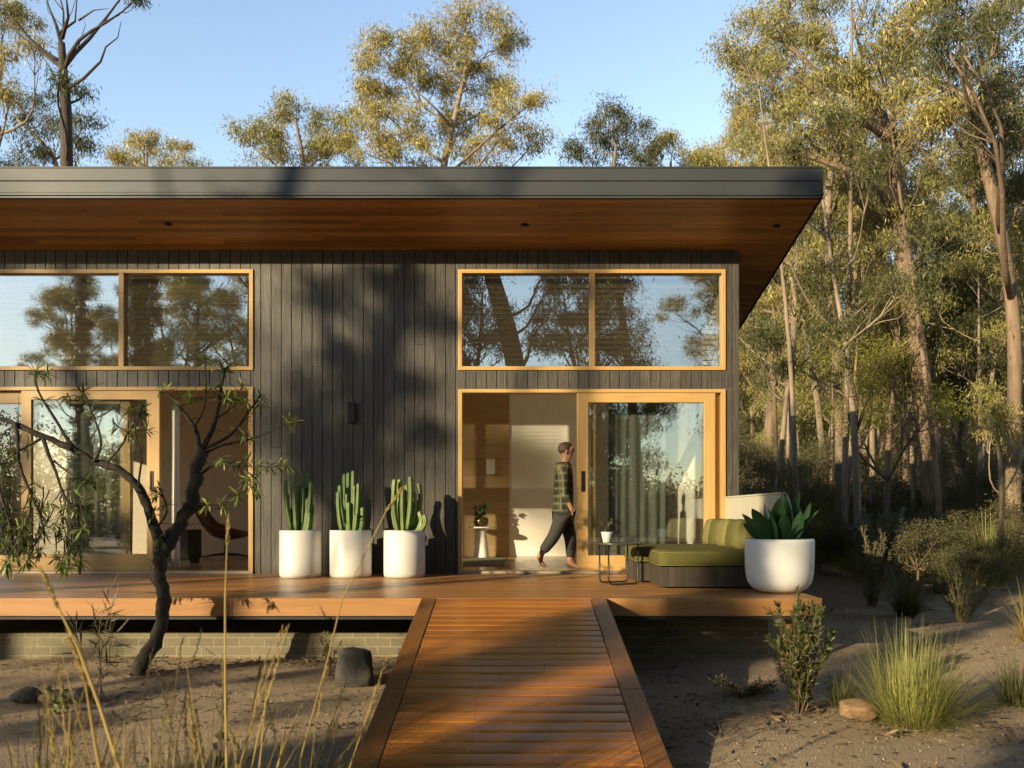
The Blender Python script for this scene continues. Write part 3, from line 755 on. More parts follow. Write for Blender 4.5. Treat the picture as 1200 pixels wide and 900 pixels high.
for x in (-.80, .757):
    e = MB(); e.hexa([(x-.025,4.3,-.1),(x+.025,4.3,-.1),(x+.025,7.85,-.1),(x-.025,7.85,-.1),(x-.025,4.3,RZ(4.3)-.05),(x+.025,4.3,RZ(4.3)-.05),(x+.025,7.85,RZ(7.85)-.05),(x-.025,7.85,RZ(7.85)-.05)])
    e.build('bearer', M['metal_d'], bw2)
ps = thing('privacy_screen', 'low pale cement panel screen behind the sofa at the deck end', 'screen', (2.73, 9.9, DECK))
a = MB(); a.box(2.715, 2.75, 8.75, 9.9, DECK+.003, 1.61); a.build('panel', M['screen'], ps, bevel=.003); a = MB(); a.box(2.715, 2.75, 9.904, WALL-.03, DECK+.003, 1.61); a.build('panel', M['screen'], ps, bevel=.003)
a = MB(); a.box(2.707, 2.758, 8.74, WALL-.03, 1.612, 1.632); a.build('capping', M['screen'], ps, bevel=.003)

# ------------------------------------------------------------------ planters and cacti
def planter(label, cx, cy, r, h, sides=48):
    t = thing('planter', label, 'planter', (cx, cy, DECK+.003), 'white planters along the charred wall')
    m = MB(); pr = [(r*.955,.0),(r*.965,.012),(r*.985,.014),(r,.05),(r,h-.006),(r-.006,h),(r-.03,h),(r-.034,h-.05)]
    m.lathe(pr, (cx, cy, DECK+.003), sides)
    m.build('pot', M['pot'], t, sides > 12, bevel=.012 if sides <= 12 else 0, seg=3)
    s = MB(); s.lathe([(r-.035,h-.06),(r-.0355,h-.045)], (cx, cy, DECK+.003), 32); s.build('soil', M['soil'], t)
pots = [(352, 'white planter nearest the open bedroom doorway, first of the three by the charred wall', 48), (411, 'middle white planter of the three by the charred wall', 48), (474, 'white planter nearest the entry doorway where the man walks', 48)]
PY = 10.53
def cactus(label, tips, basepx, mat, seed, bulge):
    rg = random.Random(seed); bx = (basepx-605)*PY/1000; z0 = DECK+.52
    t = thing('cactus', label, 'cactus', (bx, PY, z0), 'columnar cacti in the white planters')
    sec = [1.0, .86, .60, .86]*5
    for k, (tx, ty) in enumerate(tips):
        px, py = 310+tx/5, 530+ty/5
        dy = rg.uniform(-.13, .13); tip = P(px, py, PY); tip.y = PY+dy
        b = Vector((bx + (tip.x-bx)*rg.uniform(.45,.7), PY+dy*.5, z0 if tip.z-z0 < .45 or rg.random()<.5 else z0+rg.uniform(0,.15)))
        pts = []; out = Vector((tip.x-bx, dy, 0))*bulge
        for i in range(9):
            u = i/8; q = b.lerp(tip, u) + out*math.sin(u*math.pi)*.9; pts.append(q)
        ln = (tip-b).length; r = rg.uniform(.032, .039)
        # rounded tip
        d = (pts[-1]-pts[-2]).normalized(); pts[-1] = pts[-1]-d*.03
        rad = [r*.7] + [r*(.92+.08*math.sin(i*1.9+k)) for i in range(1,9)]
        pts += [pts[-1]+d*.012, pts[-1]+d*.022, pts[-1]+d*.028]; rad += [r*.86, r*.6, r*.2]
        m = MB(); m.tube(pts, rad, 20, True, sec); m.build('stem', M[mat], t, True)
c1 = [(185,100),(225,115),(248,120),(155,150),(137,165),(275,170),(130,240),(255,265),(212,305),(262,300),(268,350),(165,370),(150,330),(185,385),(200,190),(230,200)]
c2 = [(458,120),(484,115),(518,105),(445,190),(552,180),(527,190),(480,240),(497,290),(540,255),(557,235),(437,230),(525,300),(575,320),(438,370),(485,370),(512,380),(545,360),(580,380),(490,330)]
c3 = [(768,158),(790,155),(857,140),(833,190),(898,178),(838,265),(895,280),(763,205),(905,345),(935,365),(755,290),(812,215),(870,230)]
for (px, lab, sd) in pots: planter(lab, (px-605)*PY/1000, PY, .255 if sd > 12 else .27, .575, sd)
cactus('dense clump of dark green cactus columns in the planter nearest the bedroom doorway', c1, 352, 'cactus', 1, .12)
cactus('tiered cactus with many short columns in the middle white planter', c2, 411, 'cactus', 2, .12)
cactus('open pale green cactus with curving columns in the planter nearest the entry doorway', c3, 474, 'cactus2', 3, .35)
# big bowl
BX, BY, BR = 2.62, 8.50, .335
bo = thing('bowl_planter', 'large rounded white bowl planter on the end of the deck', 'planter', (BX, BY, DECK+.002))
m = MB(); m.lathe([(.16,0),(.215,.012),(.27,.045),(.308,.10),(.325,.17),(.332,.28),(BR,.5),(BR-.004,.528),(BR-.018,.53),(BR-.03,.515),(BR-.034,.46)], (BX,BY,DECK+.002), 64); m.build('pot', M['bowl'], bo, True)
m = MB(); m.lathe([(BR-.036,.45),(BR-.037,.47)], (BX,BY,DECK+.002), 40); m.build('soil', M['soil'], bo)
pl = thing('paddle_plant', 'broad dark green leaves of a paddle plant in the white bowl', 'plant', (BX, BY, DECK+.47))
rg = np.random.default_rng(11)
def paddle(base, d0, L, W, bend, mb, rg):
    p = Vector(base); d = Vector(d0).normalized(); side = d.cross(Vector((rg.normal()*.5, rg.normal()*.5, 1))).normalized(); g = []
    for k in range(10):
        t = k/9; w = W*.5*(.16 + .84*math.sin(math.pi*min(1,max(0,(t-.06)/.94))**.85)**.9) if t > .08 else W*.10
        if k == 9: w = .002
        nrm = side.cross(d).normalized(); fold = .30*w
        g.append([p - side*w + nrm*fold, p - side*w*.5 + nrm*fold*.35, p, p + side*w*.5 + nrm*fold*.35, p + side*w + nrm*fold])
        d = (d + Vector((0,0,-1))*bend/9*(t*1.6) + side*.015).normalized(); p = p + d*(L/9)
    mb.sheet(g)
m = MB()
hand = [(-.55,-.3,.42,.15),(-.35,-.5,.40,.16),(-.12,-.3,.50,.19),(.1,-.25,.52,.14),(.22,-.1,.56,.12),(.55,-.2,.46,.13),(.75,-.1,.42,.12),(-.75,0,.38,.12),(.35,-.6,.36,.13),(0,-.6,.34,.16)]
for dx, dy, L, W in hand: paddle((BX+dx*.2, BY+dy*.2, DECK+.47), (dx*.75, dy*.7, 1.0), L, W, .35, m, rg)
for k in range(22):
    a = rg.random()*2*math.pi; o = .25+.75*rg.random(); paddle((BX+math.cos(a)*.16*o, BY+math.sin(a)*.16*o, DECK+.47), (math.cos(a)*o*.85, math.sin(a)*o*.85, 1.0), rg.uniform(.26,.46), rg.uniform(.08,.14), rg.uniform(.2,.7), m, rg)
m.build('foliage', M['paddle'], pl, True, subd=1)

# ------------------------------------------------------------------ sofa, table
so_ = thing('outdoor_sofa', 'low modular sofa with olive cushions on slatted timber bases', 'sofa', (2.0, 9.6, DECK))
def slatbase(x0, x1, y0, y1, z0, z1):
    m = MB(); n = max(2, round((x1-x0)/.085)); w = (x1-x0)/n
    for k in range(n):
        m.box(x0+k*w, x0+(k+1)*w-.002, y0, y0+.02, z0, z1); m.box(x0+k*w, x0+(k+1)*w-.002, y1-.02, y1, z0, z1)
    n = max(2, round((y1-y0-.044)/.085)); w = (y1-y0-.044)/n
    for k in range(n):
        m.box(x0, x0+.02, y0+.022+k*w, y0+.022+(k+1)*w-.002, z0, z1); m.box(x1-.02, x1, y0+.022+k*w, y0+.022+(k+1)*w-.002, z0, z1)
    m.box(x0+.021, x1-.021, y0+.021, y1-.021, z1-.03, z1-.001)
    for fx in (x0+.04, x1-.09):
        for fy in (y0+.04, y1-.09): m.box(fx, fx+.05, fy, fy+.05, DECK+.001, z0+.02)
    m.build('base', M['base'], so_, bevel=.002, seg=1)
def cushion(name, x0, x1, y0, y1, z0, z1, mat, puff=.02, rot=None):
    """pillowed box with piping"""
    m = MB(); nx, ny, nz = 12, 12, 5
    cx, cy, cz = (x0+x1)/2, (y0+y1)/2, (z0+z1)/2; hx, hy, hz = (x1-x0)/2, (y1-y0)/2, (z1-z0)/2
    bm_v = {}; 
    def pt(u, v, w):
        e = .12; 
        x = u; y = v; z = w
        r = .035
        def sq(a, h): return a*h
        X, Y, Z = u*hx, v*hy, w*hz
        # soften edges
        kx = max(0, abs(X)-(hx-r)); ky = max(0, abs(Y)-(hy-r)); kz = max(0, abs(Z)-(hz-r))
        l = math.sqrt(kx*kx+ky*ky+kz*kz)
        if l > r:
            s = r/l; X = math.copysign(hx-r+kx*s, X) if kx > 0 else X; Y = math.copysign(hy-r+ky*s, Y) if ky > 0 else Y; Z = math.copysign(hz-r+kz*s, Z) if kz > 0 else Z
        b = (1-u*u)*(1-v*v); Z += math.copysign(1, w)*puff*b*abs(w)**3
        X += math.copysign(1, u)*puff*.6*(1-v*v)*(1-w*w)*abs(u)**3; Y += math.copysign(1, v)*puff*.6*(1-u*u)*(1-w*w)*abs(v)**3
        q = Vector((X, Y, Z)); q += Vector((0,0,.004*math.sin(X*23+Y*9)*math.sin(Y*17-X*7)))
        if rot is not None: q = rot @ q
        return (cx+q.x, cy+q.y, cz+q.z)
    L = lambda n: [2*i/n-1 for i in range(n+1)]
    for w in (-1, 1): m.sheet([[pt(u, v, w) for u in (L(nx) if w > 0 else L(nx)[::-1])] for v in L(ny)])
    for v in (-1, 1): m.sheet([[pt(u, v, w) for u in (L(nx) if v < 0 else L(nx)[::-1])] for w in L(nz)])
    for u in (-1, 1): m.sheet([[pt(u, v, w) for v in (L(ny) if u > 0 else L(ny)[::-1])] for w in L(nz)])
    o = m.build(name, M[mat], so_, True)
    me = o.data
    import bmesh
    bm = bmesh.new(); bm.from_mesh(me); bmesh.ops.remove_doubles(bm, verts=bm.verts, dist=.0005); bmesh.ops.recalc_face_normals(bm, faces=bm.faces); bm.to_mesh(me); bm.free()
    return o
slatbase(1.50, 2.68, 8.87, 9.60, DECK+.02, DECK+.225)
slatbase(1.37, 2.68, 9.66, 10.72, DECK+.02, DECK+.225)
def piping(x0, x1, y0, y1, z, par):
    m = MB(); r = .05; pts = []
    for cx, cy, a0 in ((x1-r,y0+r,-90),(x1-r,y1-r,0),(x0+r,y1-r,90),(x0+r,y0+r,180)):
        for k in range(5): a = R(a0+90*k/4); pts.append((cx+r*math.cos(a), cy+r*math.sin(a), z))
    pts.append(pts[0]); m.tube(pts, .006, 6); m.build('piping', M['olive2'], par, True)
c = cushion('seat_cushion', 1.485, 2.68, 8.85, 9.61, DECK+.227, DECK+.40, 'olive', .010); piping(1.483, 2.682, 8.848, 9.612, DECK+.245, c); piping(1.489, 2.676, 8.854, 9.606, DECK+.375, c)
c = cushion('seat_cushion', 1.355, 2.68, 9.655, 10.73, DECK+.227, DECK+.40, 'olive', .012); piping(1.353, 2.682, 9.653, 10.732, DECK+.245, c)
for yc, ln, mt, xx in ((9.10, .20, 'olive2', 2.50), (9.50, .17, 'olive', 2.50), (9.90, .19, 'olive2', 2.49), (10.28, .16, 'olive', 2.48), (10.60, .14, 'olive2', 2.48)):
    cushion('back_cushion', xx-.13, xx+.13, yc-ln, yc+ln, DECK+.395, DECK+.69, mt, .03, Matrix.Rotation(R(10), 3, 'Y'))
tb = thing('coffee_table', 'round dark coffee table on thin black rod legs', 'table', (1.12, 9.43, DECK))
TX, TY, TR = 1.13, 9.45, .295
m = MB(); m.lathe([(TR-.006,.443),(TR,.447),(TR,.457),(TR-.004,.461)], (TX,TY,DECK), 48); m.build('tabletop', M['table_top'], tb, True, bevel=.002)
for A, B in ((Vector((1.0,9.24,0)), Vector((1.335,9.36,0))), (Vector((.93,9.52,0)), Vector((1.26,9.66,0)))):
    m = MB(); pts = []
    pts.append(A+Vector((0,0,DECK+.442))); pts.append(A+Vector((0,0,DECK+.08)))
    for k in range(1,5): u = k/5*math.pi/2; pts.append(A + (B-A).normalized()*(.05*(1-math.cos(u))) + Vector((0,0,DECK+.012+.05*(1-math.sin(u)))))
    for k in range(4,0,-1): u = k/5*math.pi/2; pts.append(B - (B-A).normalized()*(.05*(1-math.cos(u))) + Vector((0,0,DECK+.012+.05*(1-math.sin(u)))))
    pts.append(B+Vector((0,0,DECK+.08))); pts.append(B+Vector((0,0,DECK+.442)))
    m.tube(pts, .009, 8); m.build('leg', M['black'], tb, True)
cu = thing('plant_pot', 'small white tapered pot on the coffee table', 'pot', (1.0, 9.40, DECK+.462))
m = MB(); m.lathe([(.040,0),(.044,.004),(.066,.112),(.066,.118),(.060,.118),(.04,.012)], (1.0,9.40,DECK+.462), 32); m.build('body', M['pot'], cu, True)
m = MB(); m.lathe([(.058,.098),(.059,.104)], (1.0,9.40,DECK+.462), 24); m.build('soil', M['soil'], cu)
leafy('herb_plant', 'wispy little herb growing in the white pot on the coffee table', 'plant', (1.0,9.40,DECK+.56), 90, .20, .07, .035, .012, 'tussd', 'barkd', seed=8, stems=14, sr=.002)
# ------------------------------------------------------------------ the man walking indoors
def skinned(name, J, E, root, mat, parent, subd=2):
    keys = list(J); idx = {k: i for i, k in enumerate(keys)}
    me = bpy.data.meshes.new(name); me.from_pydata([tuple(J[k][0]) for k in keys], [(idx[a], idx[b]) for a, b in E], [])
    o = bpy.data.objects.new(name, me); COL.objects.link(o)
    sk = o.modifiers.new('k', 'SKIN'); sk.use_smooth_shade = True
    if not me.skin_vertices: me.skin_vertices.new() if hasattr(me.skin_vertices, 'new') else None
    for i, k in enumerate(keys):
        v = me.skin_vertices[0].data[i]; r = J[k][1]
        v.radius = (r, r) if not hasattr(r, '__len__') else r
        v.use_root = (k == root)
    sb = o.modifiers.new('s', 'SUBSURF'); sb.levels = subd; sb.render_levels = subd
    dg = bpy.context.evaluated_depsgraph_get(); dg.update()
    m2 = bpy.data.meshes.new_from_object(o.evaluated_get(dg)); o.modifiers.clear(); o.data = m2
    m2.materials.clear(); m2.materials.append(mat)
    m2.polygons.foreach_set('use_smooth', [True]*len(m2.polygons))
    adopt(o, parent); return o
YM = 12.0
def J(px, py, dy, r): q = P(px, py, YM+dy); k = P(px, py, YM); return (Vector((k.x, YM+dy, k.z)), r)
man = thing('person', 'man in a plaid shirt, dark trousers and glasses walking barefoot past the open doorway', 'person', (P(658,667,YM).x, YM, DECK))
B = dict(pel=J(659,602,0,.12), sp=J(660,582,0,.115), ch=J(660,556.5,0,.15), nk0=J(661,544,0,.085), nk=J(662.5,541,0,.066), jaw=J(664.8,534.5,0,.084), hd=J(664,527.5,0,.112), top=J(663.5,521.5,0,.09),
    chin=J(669.5,536.5,0,.036), nose=J(672.6,530,0,.012), br=J(670.3,526,0,.04),
    rs=J(659,548,-.18,.074), re=J(659.5,577,-.225,.043), rw=J(666.5,592,-.235,.030), rp=J(668.2,597,-.235,.033),
    ls=J(662,548,.18,.074), le=J(657,576,.225,.043), lw=J(654.5,591,.23,.030), lp=J(654,596,.23,.033),
    rh=J(658,607,-.085,.09), rk=J(648,630,-.10,.058), rc=J(640,640,-.10,.055), ra=J(631.5,651,-.10,.037), rb_=J(634.5,660.5,-.10,.034), rt=J(640,663.6,-.10,.022), rheel=J(629.5,654.5,-.10,.034),
    lh=J(663,607,.085,.09), lk=J(669.5,633,.09,.058), lc=J(669.5,645,.09,.055), la=J(668.5,658.5,.09,.037), lb=J(675,663.5,.09,.033), lt=J(680,664.5,.09,.022), lheel=J(665.8,662.5,.09,.034))
Ed = [('pel','sp'),('sp','ch'),('ch','nk0'),('nk0','nk'),('nk','jaw'),('jaw','hd'),('hd','top'),('jaw','chin'),('hd','br'),('br','nose'),
    ('ch','rs'),('rs','re'),('re','rw'),('rw','rp'),('ch','ls'),('ls','le'),('le','lw'),('lw','lp'),
    ('pel','rh'),('rh','rk'),('rk','rc'),('rc','ra'),('ra','rb_'),('rb_','rt'),('ra','rheel'),
    ('pel','lh'),('lh','lk'),('lk','lc'),('lc','la'),('la','lb'),('lb','lt'),('la','lheel')]
for s, hx, hy, dy in (('r',668.2,597,-.235),('l',654,596,.23)):
    for k in range(4):
        yy = dy + (-.026+.0175*k)
        B[f'{s}f{k}a'] = J(hx+.6, hy+2.4, yy, .0095); B[f'{s}f{k}b'] = J(hx+1.6-.1*k, hy+5.2, yy, .0085); B[f'{s}f{k}c'] = J(hx+1.5, hy+7.2-.4*abs(k-1.5), yy, .007)
        Ed += [(s+'p', f'{s}f{k}a'), (f'{s}f{k}a', f'{s}f{k}b'), (f'{s}f{k}b', f'{s}f{k}c')]
    B[f'{s}ta'] = J(hx+2.6, hy+.2, dy-.01, .011); B[f'{s}tb'] = J(hx+3.6, hy+3.2, dy-.012, .009); Ed += [(s+'w', f'{s}ta'), (f'{s}ta', f'{s}tb')]
body = skinned('body', B, Ed, 'pel', M['skin'], man)
def grown(keys, extra): return {k: (B[k][0], B[k][1]+extra.get(k, .022)) for k in keys}
S = grown(['pel','sp','ch','nk0','rs','re','ls','le'], dict(pel=.045, sp=.045, ch=.035, nk0=.03))
S['hem'] = J(659.5,606,0,.17); S['rcuff'] = J(665.8,590.5,-.235,.046); S['lcuff'] = J(654.7,589,.23,.046)
skinned('shirt', S, [('pel','sp'),('sp','ch'),('ch','nk0'),('ch','rs'),('rs','re'),('re','rcuff'),('ch','ls'),('ls','le'),('le','lcuff'),('pel','hem')], 'ch', M['plaid'], man)
T = grown(['pel','rh','rk','rc','lh','lk','lc'], dict(pel=.012, rh=.028, lh=.028, rk=.034, lk=.034, rc=.028, lc=.028)); T['rcuff'] = J(634.5,647.2,-.10,.068); T['lcuff'] = J(668.8,655.5,.09,.068)
skinned('trousers', T, [('pel','rh'),('rh','rk'),('rk','rc'),('rc','rcuff'),('pel','lh'),('lh','lk'),('lk','lc'),('lc','lcuff')], 'pel', M['trouser'], man)
hc = B['hd'][0]; tc_ = B['top'][0]
m = MB(); m.lathe([(.070,-.05),(.096,-.03),(.107,.01),(.105,.045),(.090,.08),(.06,.104),(.025,.114),(.004,.115)], (hc.x-.018, YM, hc.z+.0), 24)
m.build('hair', M['hair'], man, True)
for sy in (-1, 1):
    m = MB(); m.lathe([(.004,-.03),(.016,-.02),(.02,.005),(.015,.028),(.003,.033)], (hc.x-.005, YM+sy*.094, hc.z-.03), 12); m.build('ear', M['skin'], man, True)
m = MB(); gx, gz_ = B['nose'][0].x, B['br'][0].z-.015
for sy in (-1, 1):
    m.tube([(gx-.012, YM+sy*(.035+.026*math.cos(R(a))), gz_+.02*math.sin(R(a))) for a in range(0,361,30)], .0035, 5); m.tube([(gx-.012,YM+sy*.061,gz_+.006),(gx-.06,YM+sy*.09,gz_+.008),(hc.x-.01,YM+sy*.098,gz_)], .003, 5)
m.tube([(gx-.008,YM-.009,gz_+.006),(gx-.008,YM+.009,gz_+.006)], .003, 5); m.build('glasses', M['black'], man, True)

# ------------------------------------------------------------------ banksia in front of the deck
def banksia():
    rg = np.random.default_rng(21); Yb = 7.5; base = P(160, 790, Yb); base.z = gz(base.x, base.y)
    t = thing('banksia_tree', 'gnarled dark-barked banksia forking low in front of the deck', 'tree', base)
    w = MB()
    def limb(pts, y0, y1, k=4, amt=.012, n=12, knob=.07):
        q = []; pts_ = [(a, b, r*.70) for a, b, r in pts]
        for i, (px, py, r) in enumerate(pts_): yy = y0+(y1-y0)*i/(len(pts)-1); v = P(px, py, yy); q.append((v.x, v.y, v.z, r*yy/1000))
        if pts is TR: q[0] = (base.x, base.y, base.z-.05, q[0][3]*1.1)
        z = wob(rg, q, k, amt*1.9); w.tube([p for p, r in z], [r*(1+knob*rg.normal()*.8) for p, r in z], n, rough=.30 if n > 8 else .15)
        for _ in range(3 if n <= 8 else 7):
            i_ = rg.integers(len(z)//4, len(z)); d_ = Vector(rg.normal(size=3)).normalized()*rg.uniform(.08,.26); p_ = z[i_][0]; w.tube([p_, p_+d_*.5+Vector((0,0,.012)), p_+d_+Vector((rg.normal()*.02,0,rg.normal()*.02))], [.0035,.0025,.001], 4, False)
        return z
    TR = [(160,790,14),(172,766,11.5),(189,735,10.5),(192,700,10.5),(186,668,11),(188,645,11.5)]
    limb(TR, Yb, Yb, 6)
    L1 = [(188,648,9.5),(179,605,8.5),(163,570,7.5),(138,549,6.5),(110,541,6),(84,525,5.5),(52,511,5),(18,496,4.2),(-35,478,3.2)]
    R1 = [(189,650,11),(203,625,11.5),(219,600,11),(226,565,10.5),(232,540,10),(238,526,9)]
    l1 = limb(L1, Yb, Yb-.35, 6); r1 = limb(R1, Yb, Yb+.2, 6)
    tw = [([(233,532,4.5),(229,500,3.4),(215,483,2.6),(203,468,2.0),(190,455,1.2)],.2,.1),([(240,525,5),(251,492,4),(258,462,3.2),(264,432,2.2)],.2,.3),([(240,525,3.6),(272,510,2.6),(290,486,2),(306,462,1.4)],.2,.5),
          ([(226,560,2.5),(255,540,2),(280,546,1.5),(300,560,1)],.2,0),([(222,585,2),(240,600,1.6),(262,590,1.2),(280,580,.8)],.2,-.1),([(238,530,2.4),(262,520,2),(295,516,1.4),(340,494,.9)],.2,.4),
          ([(84,525,3.4),(70,500,2.6),(50,470,2),(42,436,1.3)],-.2,-.3),([(110,541,3),(120,515,2.2),(108,480,1.6),(96,458,1)],-.2,-.1),([(52,511,4),(60,540,3),(72,575,2.4),(90,612,1.6),(98,640,1)],-.25,-.5),
          ([(18,496,3.6),(25,540,3),(40,585,2.2),(52,628,1.4)],-.3,-.6),([(-10,490,3.5),(-5,550,3),(8,600,2.2),(16,650,1.4)],-.3,-.7),([(163,572,2.4),(168,540,1.8),(160,505,1.2),(166,482,.9)],-.1,-.2),
          ([(183,620,2.2),(200,600,1.6),(188,572,1.1)],0,-.1),([(72,575,2),(85,590,1.4),(104,600,.9)],-.4,-.5),([(40,585,2),(30,610,1.4),(22,636,.9)],-.5,-.7),([(229,500,1.6),(245,470,1.2),(240,420,.9)],.1,.2),
          ([(52,511,2.4),(20,530,1.8),(0,545,1.3)],-.25,-.5),([(250,492,2),(272,478,1.5),(285,450,1)],.25,.2),([(60,540,2),(90,560,1.5),(112,566,1)],-.3,-.6),([(120,546,2),(150,520,1.4),(150,480,.9)],-.1,.1),
          ([(280,546,1),(300,546,.9),(318,548,.7)],.05,.05),([(260,590,1),(285,560,.8),(296,575,.7)],-.1,-.1)]
    ends = []
    for pts, a, b in tw:
        z = limb(pts, Yb+a, Yb+b, 3, .010, 6, .06); ends.append((z[-1][0], (z[-1][0]-z[-2][0]).normalized(), 1.0)); ends.append((z[len(z)*2//3][0], (z[-1][0]-z[-2][0]).normalized(), .8))
        for q_ in range(2):
            i_ = rg.integers(len(z)//2, len(z)); e_ = z[i_][0] + Vector((rg.normal()*.09, rg.normal()*.08, abs(rg.normal())*.05-.01)); w.tube([z[i_][0], z[i_][0].lerp(e_,.5)+Vector((0,0,.01)), e_], [.005,.004,.003], 5, False); ends.append((e_, (e_-z[i_][0]).normalized(), .85))
    ends.append((P(186,632,Yb-.12), Vector((.1,-.6,-.3)).normalized(), .9)); ends.append((P(180,600,Yb-.1), Vector((.4,-.5,.4)).normalized(), .7))
    ends.append((P(262,430,Yb+.3), Vector((.2,-.1,.9)).normalized(), .8)); ends.append((P(345,494,Yb+.4), Vector((.9,-.1,.1)).normalized(), .8))
    # the heavy leafy part of the left limb
    for k in range(58):
        px = rg.uniform(-25, 100); py = rg.uniform(585, 668) - max(0, (px-70))*.2*rg.random(); yy = Yb-.5+rg.normal()*.22; q = P(px, py, yy)
        src = P(px+rg.uniform(-8,14), py-rg.uniform(14,34), yy+.03); w.tube([src, src.lerp(q,.5)+Vector((.01,0,.01)), q], [.006,.005,.003], 5, False)
        d = Vector((rg.normal()*.5, rg.normal()*.5-.2, -.25+rg.normal()*.4)).normalized(); ends.append((q, d, .85))
    w.build('trunk', M['barkb'], t, True)
    PP, DD, LL = [], [], []
    for q, d, s in ends:
        n = int(rg.uniform(12, 20)*s + 3)
        ax = np.array(d)
        for k in range(n):
            r = rg.normal(size=3); r -= ax*r.dot(ax); r /= np.linalg.norm(r)
            f = rg.uniform(-.15, .95); dd = ax*f + r*math.sqrt(max(.05,1-f*f)); dd[2] -= .12
            PP.append(np.array(q) - ax*rg.uniform(0,.05)); DD.append(dd/np.linalg.norm(dd)); LL.append(rg.uniform(.07,.125)*(.8+.2*s))
    n = len(PP); base_, d0, L = np.array(PP), np.array(DD), np.array(LL)
    # leaves: narrow base, widest past the middle, gently curved
    rows = []; p = base_.copy(); d = d0.copy(); s = np.cross(d0, rg.normal(size=(n,3))*.35 + np.array([0,0,1.0])); s = unit(s); prof = [.15,.55,.95,1.0,.72,.08]
    for k in range(6):
        wd = (L*.072*prof[k])[:,None]; rows.append(np.stack([p-s*wd, p+s*wd], 1)); d = unit(d + np.array([0,0,-.09])); p = p + d*(L/5)[:,None]
    V = np.stack(rows,1).reshape(-1,3); k = np.arange(5)*2; f = np.stack([k,k+1,k+3,k+2],-1); F = (np.arange(n)[:,None,None]*12+f[None]).reshape(-1,4)
    npmesh('foliage', V, F, M['banksia'], t)
banksia()

# ------------------------------------------------------------------ grasses, shrubs, rocks
def tussock(label, x, y, n, L0, spread, mat, seed, W=.004, bend=1.2, name='grass_tussock', cat='grass clump', group=None, up=.75, stalk=0, lean=(0,0)):
    rg = np.random.default_rng(seed); z = gz(x, y)-.01; t = thing(name, label, cat, (x, y, z), group)
    a = rg.random(n)*2*np.pi; r = spread*.22*np.sqrt(rg.random(n)); b = np.stack([x+r*np.cos(a), y+r*np.sin(a), np.full(n, z)], -1)
    o = np.abs(rg.normal(size=n))*.58; a2 = a+rg.normal(size=n)*.4
    d = unit(np.stack([np.cos(a2)*o+lean[0], np.sin(a2)*o+lean[1], np.full(n, up)], -1)); L = L0*(.32+.78*rg.random(n)**1.6)
    V, F = blades(b, d, L, np.full(n, W)*(.7+.6*rg.random(n)), bend*(.3+1.0*rg.random(n))*(.4+o), 6); npmesh('blades', V, F, M[mat], t)
    return t
tx, ty = P(1068,845,5.8).x, 5.8
tussock('big bright green-gold grass tussock standing beside the sandstone block', tx, ty, 2400, .68, .9, 'tuss', 31, .0034, 1.0, up=.6)
p = P(965,800,6.3); tussock('low dark grass tuft spilling between the bushy shrub and the sandstone block', p.x+.12, 6.25, 380, .42, .35, 'tussd', 32, .004, 1.6)
p = P(1190,812,6.3); tussock('dark low sedge at the edge of the gravel, right of the bright tussock', P(1192,0,6.4).x, 6.4, 520, .46, .5, 'tussd', 33, .005, 1.7)
tussock('green grass clump in shade in front of the dark spiky shrub', P(1062,0,11.6).x, 11.6, 700, .80, .5, 'tussd', 34, .007, .7)
tussock('pale seeding grass clump catching sun beside the leaning tree trunk', P(1160,0,15.5).x, 15.5, 800, 1.35, .7, 'tuss', 35, .011, .5)
tussock('dry arching grass by the far edge of the gravel', P(1212,0,9.0).x, 9.0, 420, .7, .5, 'stalk', 36, .005, 1.8)
tussock('thin green tuft under the shaded shrubs', P(1105,0,14.0).x, 14.0, 420, .8, .6, 'tussd', 37, .007, .9)
# bushy shrub with needle leaves
p = P(938,832,6.1); leafy('bushy_shrub', 'tall narrow dark-leaved shrub at the corner of the deck', 'shrub', (p.x,6.1,gz(p.x,6.1)), 4600, 1.02, .24, .056, .011, 'ros', 'barkm', seed=41, stems=34, sr=.006, up=.75, lv=.9)
p = P(875,800,6.7); leafy('low_shrub', 'low spreading dark shrub under the deck edge', 'shrub', (p.x,6.75,gz(p.x,6.75)), 900, .17, .32, .045, .012, 'scrub', 'barkm', seed=42, stems=24, sr=.004, up=.3)
p = P(385,800,7.4); leafy('young_shrub', 'small upright young shrub beside the dark boulder', 'shrub', (p.x,7.45,gz(p.x,7.45)), 260, .50, .11, .045, .010, 'ros', 'barkm', seed=43, stems=7, sr=.004, up=.6, lv=.6)
p = P(112,812,6.4); leafy('sapling', 'spindly sapling with long narrow leaves in front of the footing wall', 'sapling', (p.x,6.4,gz(p.x,6.4)), 90, 1.12, .20, .20, .014, 'scrub', 'barkm', seed=44, stems=5, sr=.005, up=.5, lv=.85)
p = P(70,815,6.1); leafy('ground_herb', 'small green herb growing next to the half-buried stones', 'plant', (p.x,6.1,gz(p.x,6.1)), 70, .22, .12, .08, .022, 'banksia', 'barkm', seed=45, stems=8, sr=.003, up=.4)
p = P(262,893,4.9); leafy('round_leaf_seedling', 'grey seedling with round leaves among the dry stalks', 'plant', (p.x,4.85,gz(p.x,4.85)), 14, .26, .07, .06, .055, 'scrub', 'barkm', seed=46, stems=3, sr=.003, up=.3)
